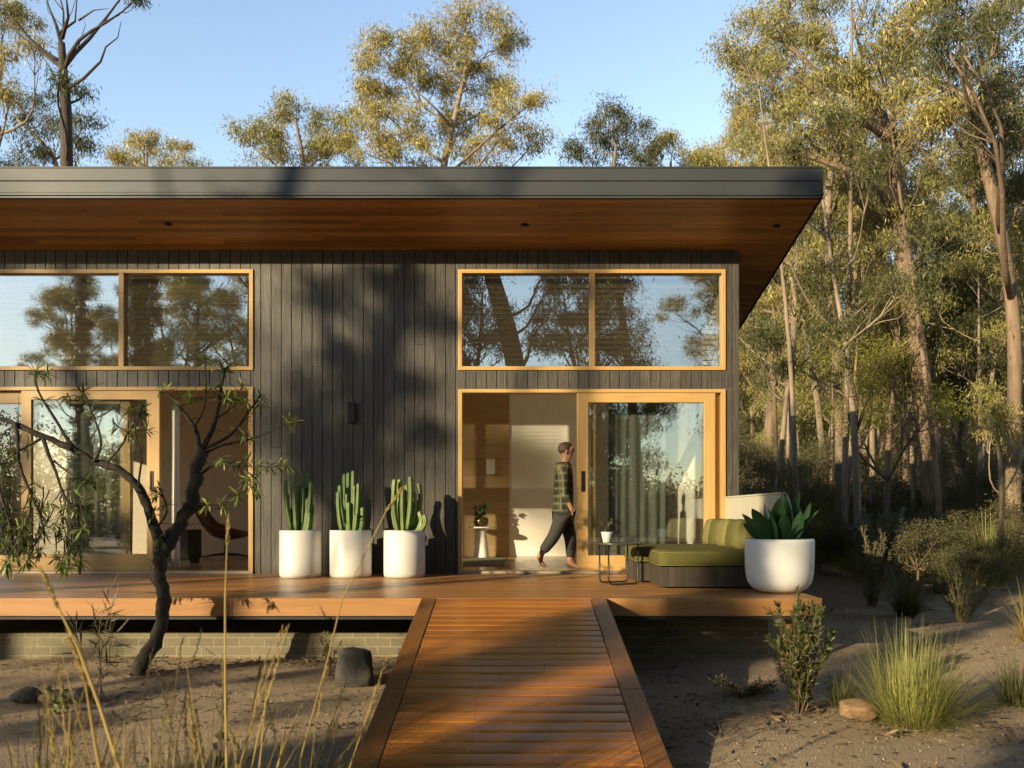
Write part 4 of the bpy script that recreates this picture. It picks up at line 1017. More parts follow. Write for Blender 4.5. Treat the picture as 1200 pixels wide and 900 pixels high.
def rock(label, c, size, seed, mat, name='boulder', sharp=1.0, group=None, boxy=False):
    rg = np.random.default_rng(seed); import bmesh
    bm = bmesh.new(); bmesh.ops.create_icosphere(bm, subdivisions=4, radius=1.0)
    pl = [(rg.normal(size=3), rg.uniform(.62,.9)*sharp) for _ in range(13)]; pl = [(a/np.linalg.norm(a), d) for a, d in pl]
    if boxy: pl = [(np.array(a)/np.linalg.norm(a), d) for a, d in (((1,.12,.1),.70),((-1,.05,.16),.72),((.1,1,.1),.72),((.15,-1,.22),.70),((.1,.05,1),.70),((.7,-.6,.45),.86),((-.6,-.7,.4),.88),((.5,.3,.9),.84),((-.6,.2,.8),.85))]
    for v in bm.verts:
        q = np.array(v.co)
        for a, d in pl:
            e = q.dot(a)-d
            if e > 0: q = q - a*e*(.92 if sharp == 1 else .985)
        q *= 1+.02*math.sin(q[0]*11+seed)*math.sin(q[1]*13)+.012*math.sin(q[2]*29+q[0]*23)
        v.co = (c[0]+q[0]*size[0], c[1]+q[1]*size[1], c[2]+q[2]*size[2])
    me = bpy.data.meshes.new(name); bm.to_mesh(me); bm.free(); me.polygons.foreach_set('use_smooth', [True]*len(me.polygons)); me.materials.append(M[mat])
    o = bpy.data.objects.new(name, me); COL.objects.link(o); tag(o, label, 'rock', group)
p = P(414,802,7.05); rock('squat dark grey boulder on the gravel beside the boardwalk', (p.x,7.15,.11), (.195,.19,.235), 23, 'rock', sharp=.9, boxy=True)
p = P(1010,848,5.75); rock('tan sandstone block at the foot of the bright tussock', (p.x,5.85,.055), (.155,.13,.085), 5, 'rocks', 'sandstone_block')
p = P(24,820,6.4); rock('dark half-buried stone near the left end of the stone row', (p.x,6.45,.03), (.125,.10,.075), 7, 'rock', 'stone', group='half-buried stones under the banksia')
p = P(62,822,6.4); rock('pale stone between the two dark half-buried stones', (p.x,6.4,.02), (.11,.09,.06), 8, 'rocks', 'stone', group='half-buried stones under the banksia')
p = P(96,820,6.4); rock('dark stone nearest the foot of the banksia', (p.x,6.45,.03), (.085,.09,.07), 9, 'rock', 'stone', group='half-buried stones under the banksia')
# dry stalks near the camera
def stalks(label, x, y, n, h, seed, spread=.22, lean=(0,0), heads=.6, r=.0027, fixed=()):
    rg = np.random.default_rng(seed); z = gz(x, y); t = thing('grass_stalks', label, 'tall grass', (x,y,z), 'tall dry grasses near the camera'); w = MB()
    for path, Yp, rp in fixed:
        pp = [P(a, b_, Yp) for a, b_ in path]; b = Vector((pp[0].x, Yp, z)); pts = [b] + pp
        w.tube(pts, [rp*1.1] + [rp*(1-.75*i/(len(pp)-1)) for i in range(len(pp))], 7)
        tip, prev = pts[-1], pts[-2]; hd = MB()
        for j in range(46):
            q = prev.lerp(tip, j/45); sdir = Vector(rg.normal(size=3)).normalized(); e = q + ((tip-prev).normalized()+sdir*.4)*.02; hd.tube([q, q.lerp(e,.5)+sdir*.002, e], [.0008,.0022,.0003], 4, False)
        hd.build('seed_head', M['stalk'], t, True)
    for k in range(int(n*1.6)):
        a = rg.random()*2*math.pi; rr = spread*math.sqrt(rg.random()); b = Vector((x+rr*math.cos(a)*.4, y+rr*math.sin(a)*.4, z)); hh = h*rg.uniform(.55,1.0)
        tip = b + Vector((rr*math.cos(a)*1.2+lean[0]*hh+rg.normal()*.05, rr*math.sin(a)*1.2+lean[1]*hh, hh)); bow = Vector((rg.normal()*.04, rg.normal()*.04, 0))
        pts = [b.lerp(tip, i/8)+bow*math.sin(i/8*math.pi)*hh for i in range(9)]
        rs_ = r*rg.uniform(.6,1.2)
        w.tube(pts, [rs_*(1.2-.9*i/8)*(1.25 if i in (3,5) else 1) for i in range(9)], 6)
        if rg.random() < heads:
            hd = MB()
            for j in range(34):
                u = .66+.34*j/34; i = min(7, int(u*8)); q = pts[i].lerp(pts[i+1], u*8-i); d = (pts[i+1]-pts[i]).normalized()
                s = Vector(rg.normal(size=3)).normalized(); e = q + (d*1.0+s*.35)*.022; hd.tube([q, q.lerp(e,.5)+s*.002, e], [.0008,.0022,.0003], 4, False)
            hd.build('seed_head', M['stalk'], t, True)
    w.build('stem', M['stalk'], t, True)
    n2 = n*7; a = rg.random(n2)*2*np.pi; b = np.stack([x+.06*np.cos(a), y+.06*np.sin(a), np.full(n2,z)], -1)
    d = unit(np.stack([rg.normal(size=n2)*.28+lean[0], rg.normal(size=n2)*.28, np.ones(n2)], -1)); V, F = blades(b, d, h*(.35+.45*rg.random(n2)), np.full(n2,.0045), .5+.7*rg.random(n2), 7); npmesh('blades', V, F, M['stalk'], t)
stalks('thick leaning seed stems of the dry grass clump nearest the camera', P(120,0,2.3).x, 2.3, 5, 1.15, 51, .20, (-.10,0), .8, .0046, fixed=[([(142,905),(118,830),(92,760),(70,715),(50,672)],2.3,.0062),([(118,905),(108,850),(100,800),(80,740)],2.3,.005)])
stalks('sparse dry grass clump at the left edge of the gravel', P(28,0,2.6).x, 2.6, 12, 1.0, 52, .24, (-.02,0))
stalks('dry grass clump rising in front of the banksia trunk', P(200,0,2.9).x, 2.9, 13, 1.05, 53, .26, (-.02,0))
stalks('tall straight reed-like grass in front of the open bedroom door', P(265,0,3.0).x, 3.0, 4, 1.1, 54, .12, (0,0), .5, .0040, fixed=[([(266,905),(264,800),(264,700),(266,640),(268,608)],3.0,.0052)])
stalks('short golden dry grass on the gravel left of the boardwalk', P(312,0,3.6).x, 3.6, 9, .80, 55, .30, (.03,0), fixed=[([(280,905),(290,860),(302,800),(306,780)],3.6,.005),([(330,905),(322,860),(312,815)],3.6,.0045)])
stalks('single-stemmed arching dry grass near the boardwalk edge', P(358,0,3.4).x, 3.4, 1, .9, 56, .10, (.05,0), .9, fixed=[([(352,890),(385,770),(400,705),(432,640),(452,600),(470,574)],3.4,.0042),([(408,905),(430,840),(452,775)],3.4,.004)])
stalks('dry yellow grass clump in the bottom left corner', P(60,0,3.3).x, 3.3, 12, .95, 57, .3, (.02,0), .4)
stalks('thin dry grass between the banksia and the reed-like grass', P(235,0,3.9).x, 3.9, 8, .85, 58, .25, (.0,0), .6)

# leaf litter, twigs and loose stones on the gravel: nobody could count them
def litter():
    rg = np.random.default_rng(61); n = 26000
    x = rg.uniform(-8, 11, n); y = 3.6 + 16*rg.random(n)**1.2
    keep = ~((y > 7.9) & (x < 2.9)) & ~((np.abs(x+.02) < .88) & (y < 7.9)); edge = (y > 7.2) & (y < 8.6) & (x < 2.8) & (np.abs(x) > .9) & (rg.random(n) < .9)
    keep = keep | ((y < 8.4) & (np.abs(x+.02) > .88)); x, y = x[keep], y[keep]; n = len(x)
    z = hgt(x, y)+.004+.006*rg.random(n); a = rg.random(n)*2*np.pi
    d = unit(np.stack([np.cos(a), np.sin(a), rg.normal(size=n)*.12], -1)); L = np.where(rg.random(n) < .12, rg.uniform(.06,.22,n), rg.uniform(.012,.06,n)); W = np.where(L > .07, .005, L*.3)
    s = np.stack([rg.normal(size=n)*.3, rg.normal(size=n)*.3, np.ones(n)], -1)
    V, F = leafquads(np.stack([x,y,z],-1), d, L, W, rg, s)
    o = npmesh('leaf_litter', V, F, M['litter']); o['kind'] = 'stuff'
    # drifts of fallen gum leaves and bark strips
    cx = np.concatenate([rg.uniform(-7, -1, 26), rg.uniform(1, 9, 60), rg.uniform(2.8, 9, 40)]); cy = np.concatenate([rg.uniform(4.5, 8.4, 26), rg.uniform(4, 8, 60), rg.uniform(8, 15, 40)])
    cx = np.concatenate([cx, rg.uniform(-7,-1,14), [-3.2]*4, [2.1]*3, [2.7]*4]); cy = np.concatenate([cy, rg.uniform(8.0,8.4,14), [7.5]*4, [6.1]*3, [5.8]*4])
    k = rg.integers(0, len(cx), 5200); sg = rg.uniform(.06,.34,len(cx))[k]; x = cx[k]+rg.normal(size=len(k))*sg*1.3; y = cy[k]+rg.normal(size=len(k))*sg
    ok = (np.abs(x+.02) > .9) & ((y < 8.45) | (x > 3.0)); x, y = x[ok], y[ok]; n = len(x); z = hgt(x, y)+.005+.012*rg.random(n); a = rg.random(n)*2*np.pi
    d = unit(np.stack([np.cos(a), np.sin(a), rg.normal(size=n)*.22], -1)); L = np.where(rg.random(n) < .10, rg.uniform(.10,.30,n), rg.uniform(.04,.11,n)); W = np.where(L > .12, .010, L*.2)
    V, F = leafquads(np.stack([x,y,z],-1), d, L, W, rg, np.stack([rg.normal(size=n)*.6, rg.normal(size=n)*.6, np.ones(n)], -1)); o = npmesh('fallen_leaves', V, F, M['litter']); o['kind'] = 'stuff'
    # loose pebbles
    n = 26000; x = rg.uniform(-7, 8, n); y = 3.8 + 6.5*rg.random(n)**1.15; keep = (y < 8.4) & (np.abs(x+.02) > .9) | (x > 3.0); x, y = x[keep], y[keep]; n = len(x)
    z = hgt(x, y); r = .003+.006*rg.random(n)**2.2
    u = np.array([(1,0,0),(0,1,0),(-1,0,0),(0,-1,0),(0,0,.8),(0,0,-.6)]); jit = 1+.35*rg.normal(size=(n,6,1))*.6
    V = (np.stack([x,y,z+r*.3],-1)[:,None,:] + u[None]*r[:,None,None]*jit).reshape(-1,3)
    f = np.array([(0,1,4),(1,2,4),(2,3,4),(3,0,4),(1,0,5),(2,1,5),(3,2,5),(0,3,5)]); F = (np.arange(n)[:,None,None]*6+f[None]).reshape(-1,3)
    o = npmesh('pebbles', V, F, M['pebble']); o['kind'] = 'stuff'
M['litter'] = leafmat('dead_leaf', [(.07,.04,.022), (.16,.10,.06), (.28,.20,.13), (.05,.032,.02)], .8, .05)
M['pebble'] = leafmat('loose_stone', [(.20,.15,.105), (.32,.25,.18), (.42,.35,.27), (.13,.10,.07)], .9, 0, .1)
litter()
# ------------------------------------------------------------------ trees behind the house
def hero(label, Y, trunk, blobs, seed, lm='gum', bk='bark', name='gum_tree', cat='tree', dY=0, group=None, bare=(), **kw):
    rg = np.random.default_rng(seed); tk = pxtrunk(rg, trunk, Y, dY); bl = pxblobs(rg, blobs, Y)
    bb = [([P(a, b, Y+c) for a, b, c in path], r) for path, r in bare]
    w, lf = grow(rg, tk, bl, bare=bb, **kw); b = tk[0][0]
    return make_tree(name, label, cat, (b.x, b.y, b.z), w, lf, bk, lm, group)
# the big round-crowned gum above the roof
hero('tall golden-crowned gum rising highest above the middle of the roof', 34,
     [(520,640,13),(515,400,11),(512,260,9),(520,190,8),(535,130,6),(548,70,3.5)],
     [(445,62,34,22),(492,50,34,20),(555,38,42,30),(596,52,22,30),(432,110,26,24),(480,95,38,28),(545,92,46,30),(590,112,26,18),(470,145,38,26),(535,150,44,24),(600,140,32,20),(625,118,20,10),(430,165,32,22),(492,180,40,16),(570,180,40,18),(618,172,26,18)], 71,
     'gumg', cl=1.35, lv=85, L=.24, W=.05, sig=.33)
hero('broad lower gum crown left of the tallest gum behind the roof', 37,
     [(345,640,10),(350,350,8),(362,230,6),(352,170,4.5),(346,140,3)],
     [(345,135,36,16),(300,165,36,22),(330,172,30,20),(385,148,26,18),(400,172,30,24),(365,185,34,14),(415,140,14,20)], 72, 'gum', cl=1.5, lv=75, L=.24, W=.05, sig=.33)
hero('small low gum crown peeping over the left part of the roof', 40, [(175,640,8),(172,350,7),(170,220,5),(172,180,3)],
     [(172,160,18,10),(155,182,28,14),(205,178,24,14),(222,190,16,8),(180,192,30,8),(138,186,12,10)], 73, 'gumg', cl=1.5, lv=70, L=.24, W=.05, sig=.3)
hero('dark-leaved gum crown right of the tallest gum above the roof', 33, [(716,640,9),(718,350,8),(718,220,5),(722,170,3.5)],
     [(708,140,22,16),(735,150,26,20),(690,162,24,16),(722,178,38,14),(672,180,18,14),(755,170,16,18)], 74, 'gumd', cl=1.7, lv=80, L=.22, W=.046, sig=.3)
hero('low gum crown beside the dark-leaved crown, close to the roof end', 36, [(788,640,9),(786,350,8),(785,240,5),(786,190,3)],
     [(785,168,18,16),(770,186,22,12),(802,186,22,14),(820,196,22,14)], 75, 'gum', cl=1.7, lv=75, L=.22, W=.046, sig=.3)
# left edge
hero('tall bare dark gum with forked leafless limbs above the roof', 24, [(82,640,10),(80,300,8.5),(78,190,7),(77,120,6),(74,85,5),(72,50,4)],
     [(8,10,16,10),(60,-30,40,18),(160,-2,8,5),(95,105,10,6),(70,93,6,5)], 76, 'gumd', 'barkd', cl=2.0, lv=40, L=.18, W=.035, sig=.2,
     bare=[([(75,78,0),(88,62,.3),(105,45,.5),(122,24,.7),(140,0,.9),(155,-25,1)], .075),([(79,104,0),(98,92,-.4),(118,72,-.6),(124,55,-.7),(138,44,-.8),(142,25,-.8)], .05),([(78,84,0),(60,70,.5),(40,55,.8),(22,40,1),(5,22,1.1)], .06),
           ([(72,52,0),(66,30,.4),(58,10,.8),(50,-15,1)], .06),([(73,45,0),(80,20,-.4),(78,0,-.7),(84,-30,-.8)], .055),([(70,38,0),(88,25,.2),(90,0,.5),(95,-20,.7)], .04),([(90,60,.3),(100,30,.3),(97,18,.3)], .016),([(92,24,.4),(110,12,.3),(128,10,.2)], .03),([(62,85,.6),(50,66,.6),(55,58,.6)], .018),([(60,90,0),(67,100,.3),(72,110,.3)], .02)])
hero('leafy gum at the far left edge with sunlit drooping foliage', 27, [(-15,640,11),(-10,300,9),(-5,150,6),(2,70,4)],
     [(5,22,22,24),(28,30,20,14),(5,70,18,24),(40,60,16,14),(-20,45,22,30),(12,105,14,10)], 77, 'gumg', cl=1.8, lv=60, L=.2, W=.04, sig=.26)
hero('spreading dark gum crown crossing the bare dark trunk above the roof', 30, [(85,640,9),(78,300,8),(70,195,6),(48,165,4),(20,140,3)],
     [(25,130,22,14),(60,128,26,14),(98,146,18,14),(18,165,26,18),(62,160,30,16),(40,188,30,12),(92,178,20,16),(5,190,18,14)], 78, 'gumd', cl=1.5, lv=70, L=.2, W=.042, sig=.28)

# ------------------------------------------------------------------ gums right of the house
hero('large limb-spreading gum reaching over the roof end at the top of the view', 20,
     [(1098,640,13),(1085,480,12),(1062,330,10.5),(1052,230,9),(1042,160,8),(1016,108,6.5),(1000,74,5)],
     [(900,35,34,22),(880,75,26,22),(930,22,32,20),(965,8,30,18),(925,75,26,18),(872,108,16,18),(1000,18,30,18),(950,50,20,12),(1025,60,20,16),(905,118,24,14),(1010,92,14,10)], 81, 'gum', 'barkm', cl=3.0, lv=60, L=.17, W=.034, sig=.22,
     bare=[([(1046,165,0),(1015,112,.3),(985,92,.5),(955,80,.6),(935,60,.7)], .07),([(1050,172,0),(1000,135,-.3),(965,115,-.4),(935,92,-.4),(905,85,-.4)], .06),([(1034,145,0),(1030,115,.3),(1005,84,.3),(995,50,.3)], .06)])
hero('pale slender gum leaning to the right out of the shaded scrub', 22.5,
     [(972,668,8.5),(1000,580,8),(1020,520,7.5),(1037,462,7),(1042,430,6.5),(1047,390,6.5),(1058,345,6),(1070,315,5),(1084,285,3.5)],
     [(1090,262,26,18),(1068,240,24,14),(1115,285,22,12),(1048,255,18,12)], 82, 'gum', 'bark', cl=3.0, lv=60, L=.17, W=.034, sig=.22)
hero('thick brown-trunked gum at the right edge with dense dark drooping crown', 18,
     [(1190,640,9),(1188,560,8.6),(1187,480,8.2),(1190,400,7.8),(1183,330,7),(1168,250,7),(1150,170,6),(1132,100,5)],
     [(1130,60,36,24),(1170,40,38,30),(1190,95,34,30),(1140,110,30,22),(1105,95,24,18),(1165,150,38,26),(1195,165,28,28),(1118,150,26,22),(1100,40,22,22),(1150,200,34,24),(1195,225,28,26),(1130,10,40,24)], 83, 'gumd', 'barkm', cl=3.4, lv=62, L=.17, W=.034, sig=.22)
hero('straight pale-trunked gum standing just clear of the roof corner', 21,
     [(988,655,6),(985,500,5.5),(980,410,5.2),(974,345,5),(971,280,4.5),(972,215,4),(978,170,3)],
     [(955,215,24,20),(990,190,28,18),(940,245,16,16),(1000,230,26,18),(975,150,26,16),(1010,262,22,14)], 84, 'gumg', 'bark', cl=2.6, lv=55, L=.17, W=.034, sig=.24)
hero('very thin pale gum sapling with a kinked stem nearest the house corner', 20, [(936,668,3.2),(931,560,3),(927,480,3),(932,400,2.8),(931,345,2.6),(927,325,2)],
     [(930,330,14,10),(915,350,14,12),(945,362,16,10)], 85, 'gumg', 'bark', cl=3, lv=45, L=.15, W=.03, sig=.2)
hero('thin reddish gum sapling behind the kinked pale sapling', 23, [(913,664,3),(910,570,2.8),(907,470,2.6),(910,400,2.2),(905,350,1.8)],
     [(905,350,18,16),(890,390,16,16),(920,385,16,12)], 86, 'gumd', 'barkm', cl=3, lv=50, L=.17, W=.034, sig=.22)
hero('dark two-stemmed gum with rough bark between the leaning gum and the thick gum', 24, [(1122,655,8),(1124,560,8),(1123,465,8),(1113,440,7),(1111,400,6.5),(1108,370,5)],
     [(1110,330,26,20),(1140,345,24,18),(1090,355,20,14),(1150,300,24,20),(1120,290,24,16)], 87, 'gum', 'barkd', cl=2.4, lv=60, L=.18, W=.036, sig=.24,
     bare=[([P_ for P_ in [(1124,462,0),(1132,430,.2),(1139,400,.3),(1141,360,.4),(1150,320,.5)]], .15)])
hero('slim leaning pale gum in the gap between the kinked sapling and the leaning gum', 24, [(968,660,4.5),(966,560,4.2),(960,480,4),(950,430,3.8),(944,395,3.2),(940,360,2.4)],
     [(940,345,18,16),(958,330,18,14),(925,372,14,12)], 88, 'gum', 'bark', cl=2.8, lv=55, L=.17, W=.034, sig=.22)
hero('young gum with a pale round leafy top in front of the thick brown trunk', 15, [(1173,668,2.6),(1172,600,2.4),(1172,540,2.2),(1170,510,1.8)],
     [(1170,498,20,16),(1186,512,14,10),(1158,508,12,10),(1172,484,14,8)], 89, 'gumg', 'bark', cl=7, lv=30, L=.12, W=.03, sig=.13, name='young_gum_tree')
hero('soft yellow-green feathery wattle filling the middle of the scrub', 19.5, [(1040,655,4),(1038,560,3.6),(1044,480,3),(1050,430,2)],
     [(1050,360,40,30),(1010,420,36,34),(1085,410,38,36),(1040,450,44,40),(1005,490,26,26),(1090,480,30,28)], 90, 'wattle', 'barkm', name='wattle_tree', cl=2.2, lv=110, L=.10, W=.026, sig=.32, droop=.3)
hero('leaning broken pale trunk crossing the shaded scrub', 23, [(1150,655,5),(1143,600,4.5),(1128,560,4),(1108,520,3.4),(1098,500,2.6)], [(1094,470,14,10)], 91, 'gumd', 'bark', cl=3, lv=30, L=.15, W=.03, sig=.18)

hero('golden gum crown sloping down to the roof end', 38, [(862,640,7),(858,350,6),(852,230,4.5),(848,180,3)],
     [(838,172,20,14),(862,150,20,16),(880,128,18,16),(822,186,20,12),(860,186,26,14),(892,165,20,18),(905,195,24,18),(880,215,26,18)], 92, 'gumg', cl=1.9, lv=70, L=.22, W=.046, sig=.3)
hero('dense olive gum crown filling the upper right corner', 27, [(1155,640,10),(1150,400,9),(1140,230,7),(1135,110,5),(1130,40,3)],
     [(1075,25,40,26),(1120,5,40,26),(1060,75,34,24),(1100,120,38,28),(1150,75,34,28),(1040,120,26,20),(1075,170,36,28),(1120,190,38,28),(1170,130,34,28),(1180,20,34,30),(1050,205,28,22),(1160,215,34,28),(1095,235,36,26)], 93, 'gum', 'barkm', cl=1.9, lv=70, L=.19, W=.04, sig=.26)
hero('golden gum crown behind the large limb-spreading gum', 29, [(1010,640,8),(1008,400,7),(1000,250,5.5),(990,160,4)],
     [(985,140,32,20),(1015,165,32,22),(960,165,30,20),(990,195,36,24),(945,200,28,22),(1025,215,34,26),(970,235,36,26),(1010,260,36,26),(940,255,26,24),(1050,275,34,26),(985,300,34,26),(930,300,24,24)], 94, 'gumg', 'bark', cl=1.7, lv=70, L=.19, W=.04, sig=.27)
# generic gums of the bushland: a few kinds, each copy its own tree
def proto(seed, H, r, nb, w, low, lm, bk, name, label, group, **kw):
    rg = np.random.default_rng(seed); lx, ly = rg.normal(size=2)*.07*H
    tk = [(0,0,-.15,r*1.15),(lx*.15,ly*.1,H*.2,r),(lx*.3,ly*.5,H*.45,r*.8),(lx*.8,ly*.8,H*.68,r*.55),(lx*1.1,ly,H*.86,r*.28)]
    tk = wob(rg, tk, 3, .05*r/.12)
    bl = []
    for k in range(nb):
        u = (k+rg.random())/nb; z = H*(low+(1-low)*u); a = k*2.4+rg.normal()*.5; rr = w*(.25+.75*math.sin(math.pi*min(1,.15+.8*u)))*rg.uniform(.5,1)
        s = rg.uniform(.75,1.25)*w*.38; bl.append((Vector((lx*u+rr*math.cos(a), ly*u+rr*math.sin(a), z)), (s, s, s*.72)))
    wd, lf = grow(rg, tk, bl, **kw)
    return make_tree(name, label, 'tree', (0,0,0), wd, lf, bk, lm, group)
GB = 'gums of the bushland behind and beside the house'
protos = [
 (proto(101, 15, .14, 12, 2.6, .50, 'gum', 'bark', 'gum_tree', 'olive-leaved pale gum among many in the dense bushland', GB, cl=1.7, lv=70, L=.19, W=.038, sig=.28)),
 (proto(102, 17, .16, 13, 2.8, .52, 'gumg', 'barkm', 'gum_tree', 'golden-leaved gum among many in the dense bushland', GB, cl=1.7, lv=70, L=.19, W=.038, sig=.28)),
 (proto(103, 11, .085, 10, 1.9, .52, 'gumd', 'bark', 'gum_tree', 'slim dark-leaved gum among many in the dense bushland', GB, cl=2.0, lv=65, L=.17, W=.035, sig=.26)),
 (proto(104, 9, .06, 9, 1.6, .48, 'gum', 'bark', 'gum_tree', 'short thin pale gum among many in the dense bushland', GB, cl=2.2, lv=60, L=.16, W=.033, sig=.24)),
 (proto(105, 19, .19, 15, 3.2, .50, 'gum', 'barkm', 'gum_tree', 'tall brown-barked gum among many in the dense bushland', GB, cl=1.6, lv=72, L=.2, W=.04, sig=.3))]
protos += [
 proto(106, 14, .06, 6, 1.3, .64, 'gum', 'bark', 'gum_tree', 'slim pale-stemmed gum with a small high crown, one of many at the bush edge', GB, cl=1.8, lv=60, L=.17, W=.036, sig=.26),
 proto(107, 12, .05, 5, 1.0, .66, 'gumg', 'barkm', 'gum_tree', 'slim reddish-stemmed gum with a small high crown, one of many at the bush edge', GB, cl=1.8, lv=60, L=.17, W=.036, sig=.26)]
used = set()
def plant(k, x, y, s=1.0, rz=0.0, label=None, group=None):
    o = protos[k] if k not in used else copy_tree(protos[k]); used.add(k)
    o.location = (x, y, gz(x, y)); o.rotation_euler = (0, 0, rz); o.scale = (s, s, s)
    if label: o['label'] = label
    if group: o['group'] = group
    return o
rt = random.Random(12)
spots = []
def free(x, y, d):
    return all(math.hypot(x-a, y-b) > d for a, b in spots)
# right-hand bush
tries = 0
while len(spots) < 56 and tries < 4000:
    tries += 1; y = 17 + 34*rt.random()**1.15; f = rt.uniform(.27, .64); x = f*y
    if not free(x, y, 1.15 + (y-17)*.04): continue
    if x < 4.6 and y < 20: continue
    spots.append((x, y)); u = (y-17)/34
    k = rt.choices([0,1,2,3,4,5,6], [3*u,3 if u > .35 else .3,4+2*(1-u),4.5*(1-u)+.5,4*u if u > .4 else 0,2.6*(1-u),2.6*(1-u)])[0]
    plant(k, x, y, rt.uniform(.8,1.12), rt.uniform(0,6.28))
# bush behind the house, lower than the eave line from here
for x, y, k, s in ((-22,44,2,.9),(-17,50,0,.9),(-11,46,3,1.1),(-3.5,48,0,.95),(3.4,47,1,.92),(6.2,43,0,.95),(8.8,38,1,.93),(7.5,50,4,.9),(10,46,0,1.0),(0.8,45,2,1.1),(-7.5,52,0,.85)):
    plant(k, x, y, s, rt.uniform(0,6.28))

# understorey shrubs
def bush(seed, h, w, nc, lm, L, W, lv, name, label, group, droop=.0, sig=.15):
    rg = np.random.default_rng(seed); tk = [(Vector((0,0,-.05)), .03), (Vector((.02,0,h*.25)), .022)]
    bl = []
    for k in range(nc):
        a = k*2.4; r = w*math.sqrt(rg.random())*.75; z = h*(.25+.6*rg.random()*(1-.4*r/w)); s = w*rg.uniform(.28,.45); bl.append((Vector((r*math.cos(a), r*math.sin(a), z)), (s, s, s*.8)))
    wd, lf = grow(rg, tk, bl, cl=9, lv=lv, L=L, W=W, sig=sig, droop=droop, limb_r=.35, twig=.006, dens=1.2)
    return make_tree(name, label, 'shrub', (0,0,0), wd, lf, 'barkm', lm, group)
GS = 'scrub understorey under the gums'
bushes = [bush(111, 1.5, .9, 12, 'scrub', .07, .022, 60, 'scrub_bush', 'dull green scrub bush under the gums, one of many alike', GS),
          bush(112, 2.2, 1.1, 14, 'scrub', .06, .012, 90, 'scrub_bush', 'tall fine-leaved scrub bush under the gums, one of many alike', GS, .1),
          bush(113, 1.0, .8, 10, 'wattle', .05, .010, 90, 'scrub_bush', 'low yellowish scrub bush under the gums, one of many alike', GS, .1)]
usedb = set()
def shrub(k, x, y, s, label=None):
    o = bushes[k] if k not in usedb else copy_tree(bushes[k]); usedb.add(k)
    o.location = (x, y, gz(x, y)); o.rotation_euler = (0,0,rt.uniform(0,6.28)); o.scale = (s, s, s*rt.uniform(.85,1.15))
    if label: o['label'] = label; o['group'] = 'scrub on the near side of the clearing'
for px, Y, k, s in ((905,17,0,1.0),(930,19,1,.9),(955,18,2,1.1),(960,22,0,1.3),(985,17.5,0,.8),(1005,24,1,1.1),(1035,20,0,1.2),(1060,17,0,1.05),(1085,19,1,1.0),(1100,16.5,0,1.1),(1125,18,1,.95),(1150,20,0,1.3),(1180,18,2,1.2),
    (1195,21,1,1.1),(1215,17,0,1.2),(890,21,1,1.1),(880,26,0,1.4),(925,26,1,1.2),(1075,25,1,1.2),(1020,28,0,1.5),(1130,26,2,1.5),(1170,28,1,1.3),(1100,30,0,1.6),(980,29,1,1.3),(915,31,2,1.6),(1235,20,1,1.2),(1210,24,0,1.4),(1050,32,1,1.5),(950,34,0,1.7),(1160,33,0,1.7),
    (895,19,1,1.3),(925,21,1,1.4),(960,20,2,1.6),(1000,22,1,1.6),(1065,23,2,1.9),(1110,20,1,1.5),(1180,23,2,1.8),(945,24,1,1.5),(975,25,0,1.4),(1030,26,1,1.5),(1095,23,1,1.3),(1125,28,0,1.8),(1155,23,1,1.3),(1205,19,1,1.3),(885,30,1,2.4),(930,33,0,2.6),(970,36,1,2.6),(1015,34,0,2.6),(1060,37,1,2.8),(1105,35,0,2.6),(1150,38,1,2.9),(1195,33,0,2.6),(905,40,1,3.0),(990,42,0,3.2),(1080,43,1,3.2),(1170,44,0,3.2),
    (1010,15.8,2,.7),(1145,15.0,0,.75),(1075,14.6,0,.8),(1110,22,0,1.5),(1045,23.5,2,1.4),(870,23,0,1.2),(1190,25.5,1,1.3)):
    shrub(k, P(px,0,Y).x, Y, s)
p = P(1128,735,11.0); leafy('spiky_shrub', 'dark fine-leaved shrub in shade at the far edge of the gravel', 'shrub', (p.x,11.0,gz(p.x,11.0)), 4200, .95, .42, .05, .008, 'ros', 'barkm', seed=121, stems=34, sr=.006, up=.6, lv=.95)
p = P(1022,715,12.6); leafy('twiggy_shrub', 'thin upright dark shrub beside the path into the bush', 'shrub', (p.x,12.6,gz(p.x,12.6)), 2600, 1.35, .32, .06, .012, 'scrub', 'barkm', seed=122, stems=22, sr=.007, up=.6, lv=.95)
p = P(1030,660,16.0); leafy('silver_shrub', 'silvery pale-tipped shrub catching the sun in the shaded scrub', 'shrub', (p.x,16.0,gz(p.x,16.0)), 2600, 1.75, .65, .10, .02, 'silver', 'bark', seed=123, stems=30, sr=.008, up=.8, lv=.6)
rgl = np.random.default_rng(9); a = P(965,668,20.0); b = P(1012,676,17.8)
lg = MB(); lg.tube([a.lerp(b, i/8)+Vector((0,rgl.normal()*.03,.04*math.sin(i*.9)+.05)) for i in range(9)], [.10+.02*math.sin(i*1.7) for i in range(9)], 9)
tag(lg.build('fallen_log', M['bark'], None, True), 'pale fallen log lying on the ground at the edge of the scrub', 'log')

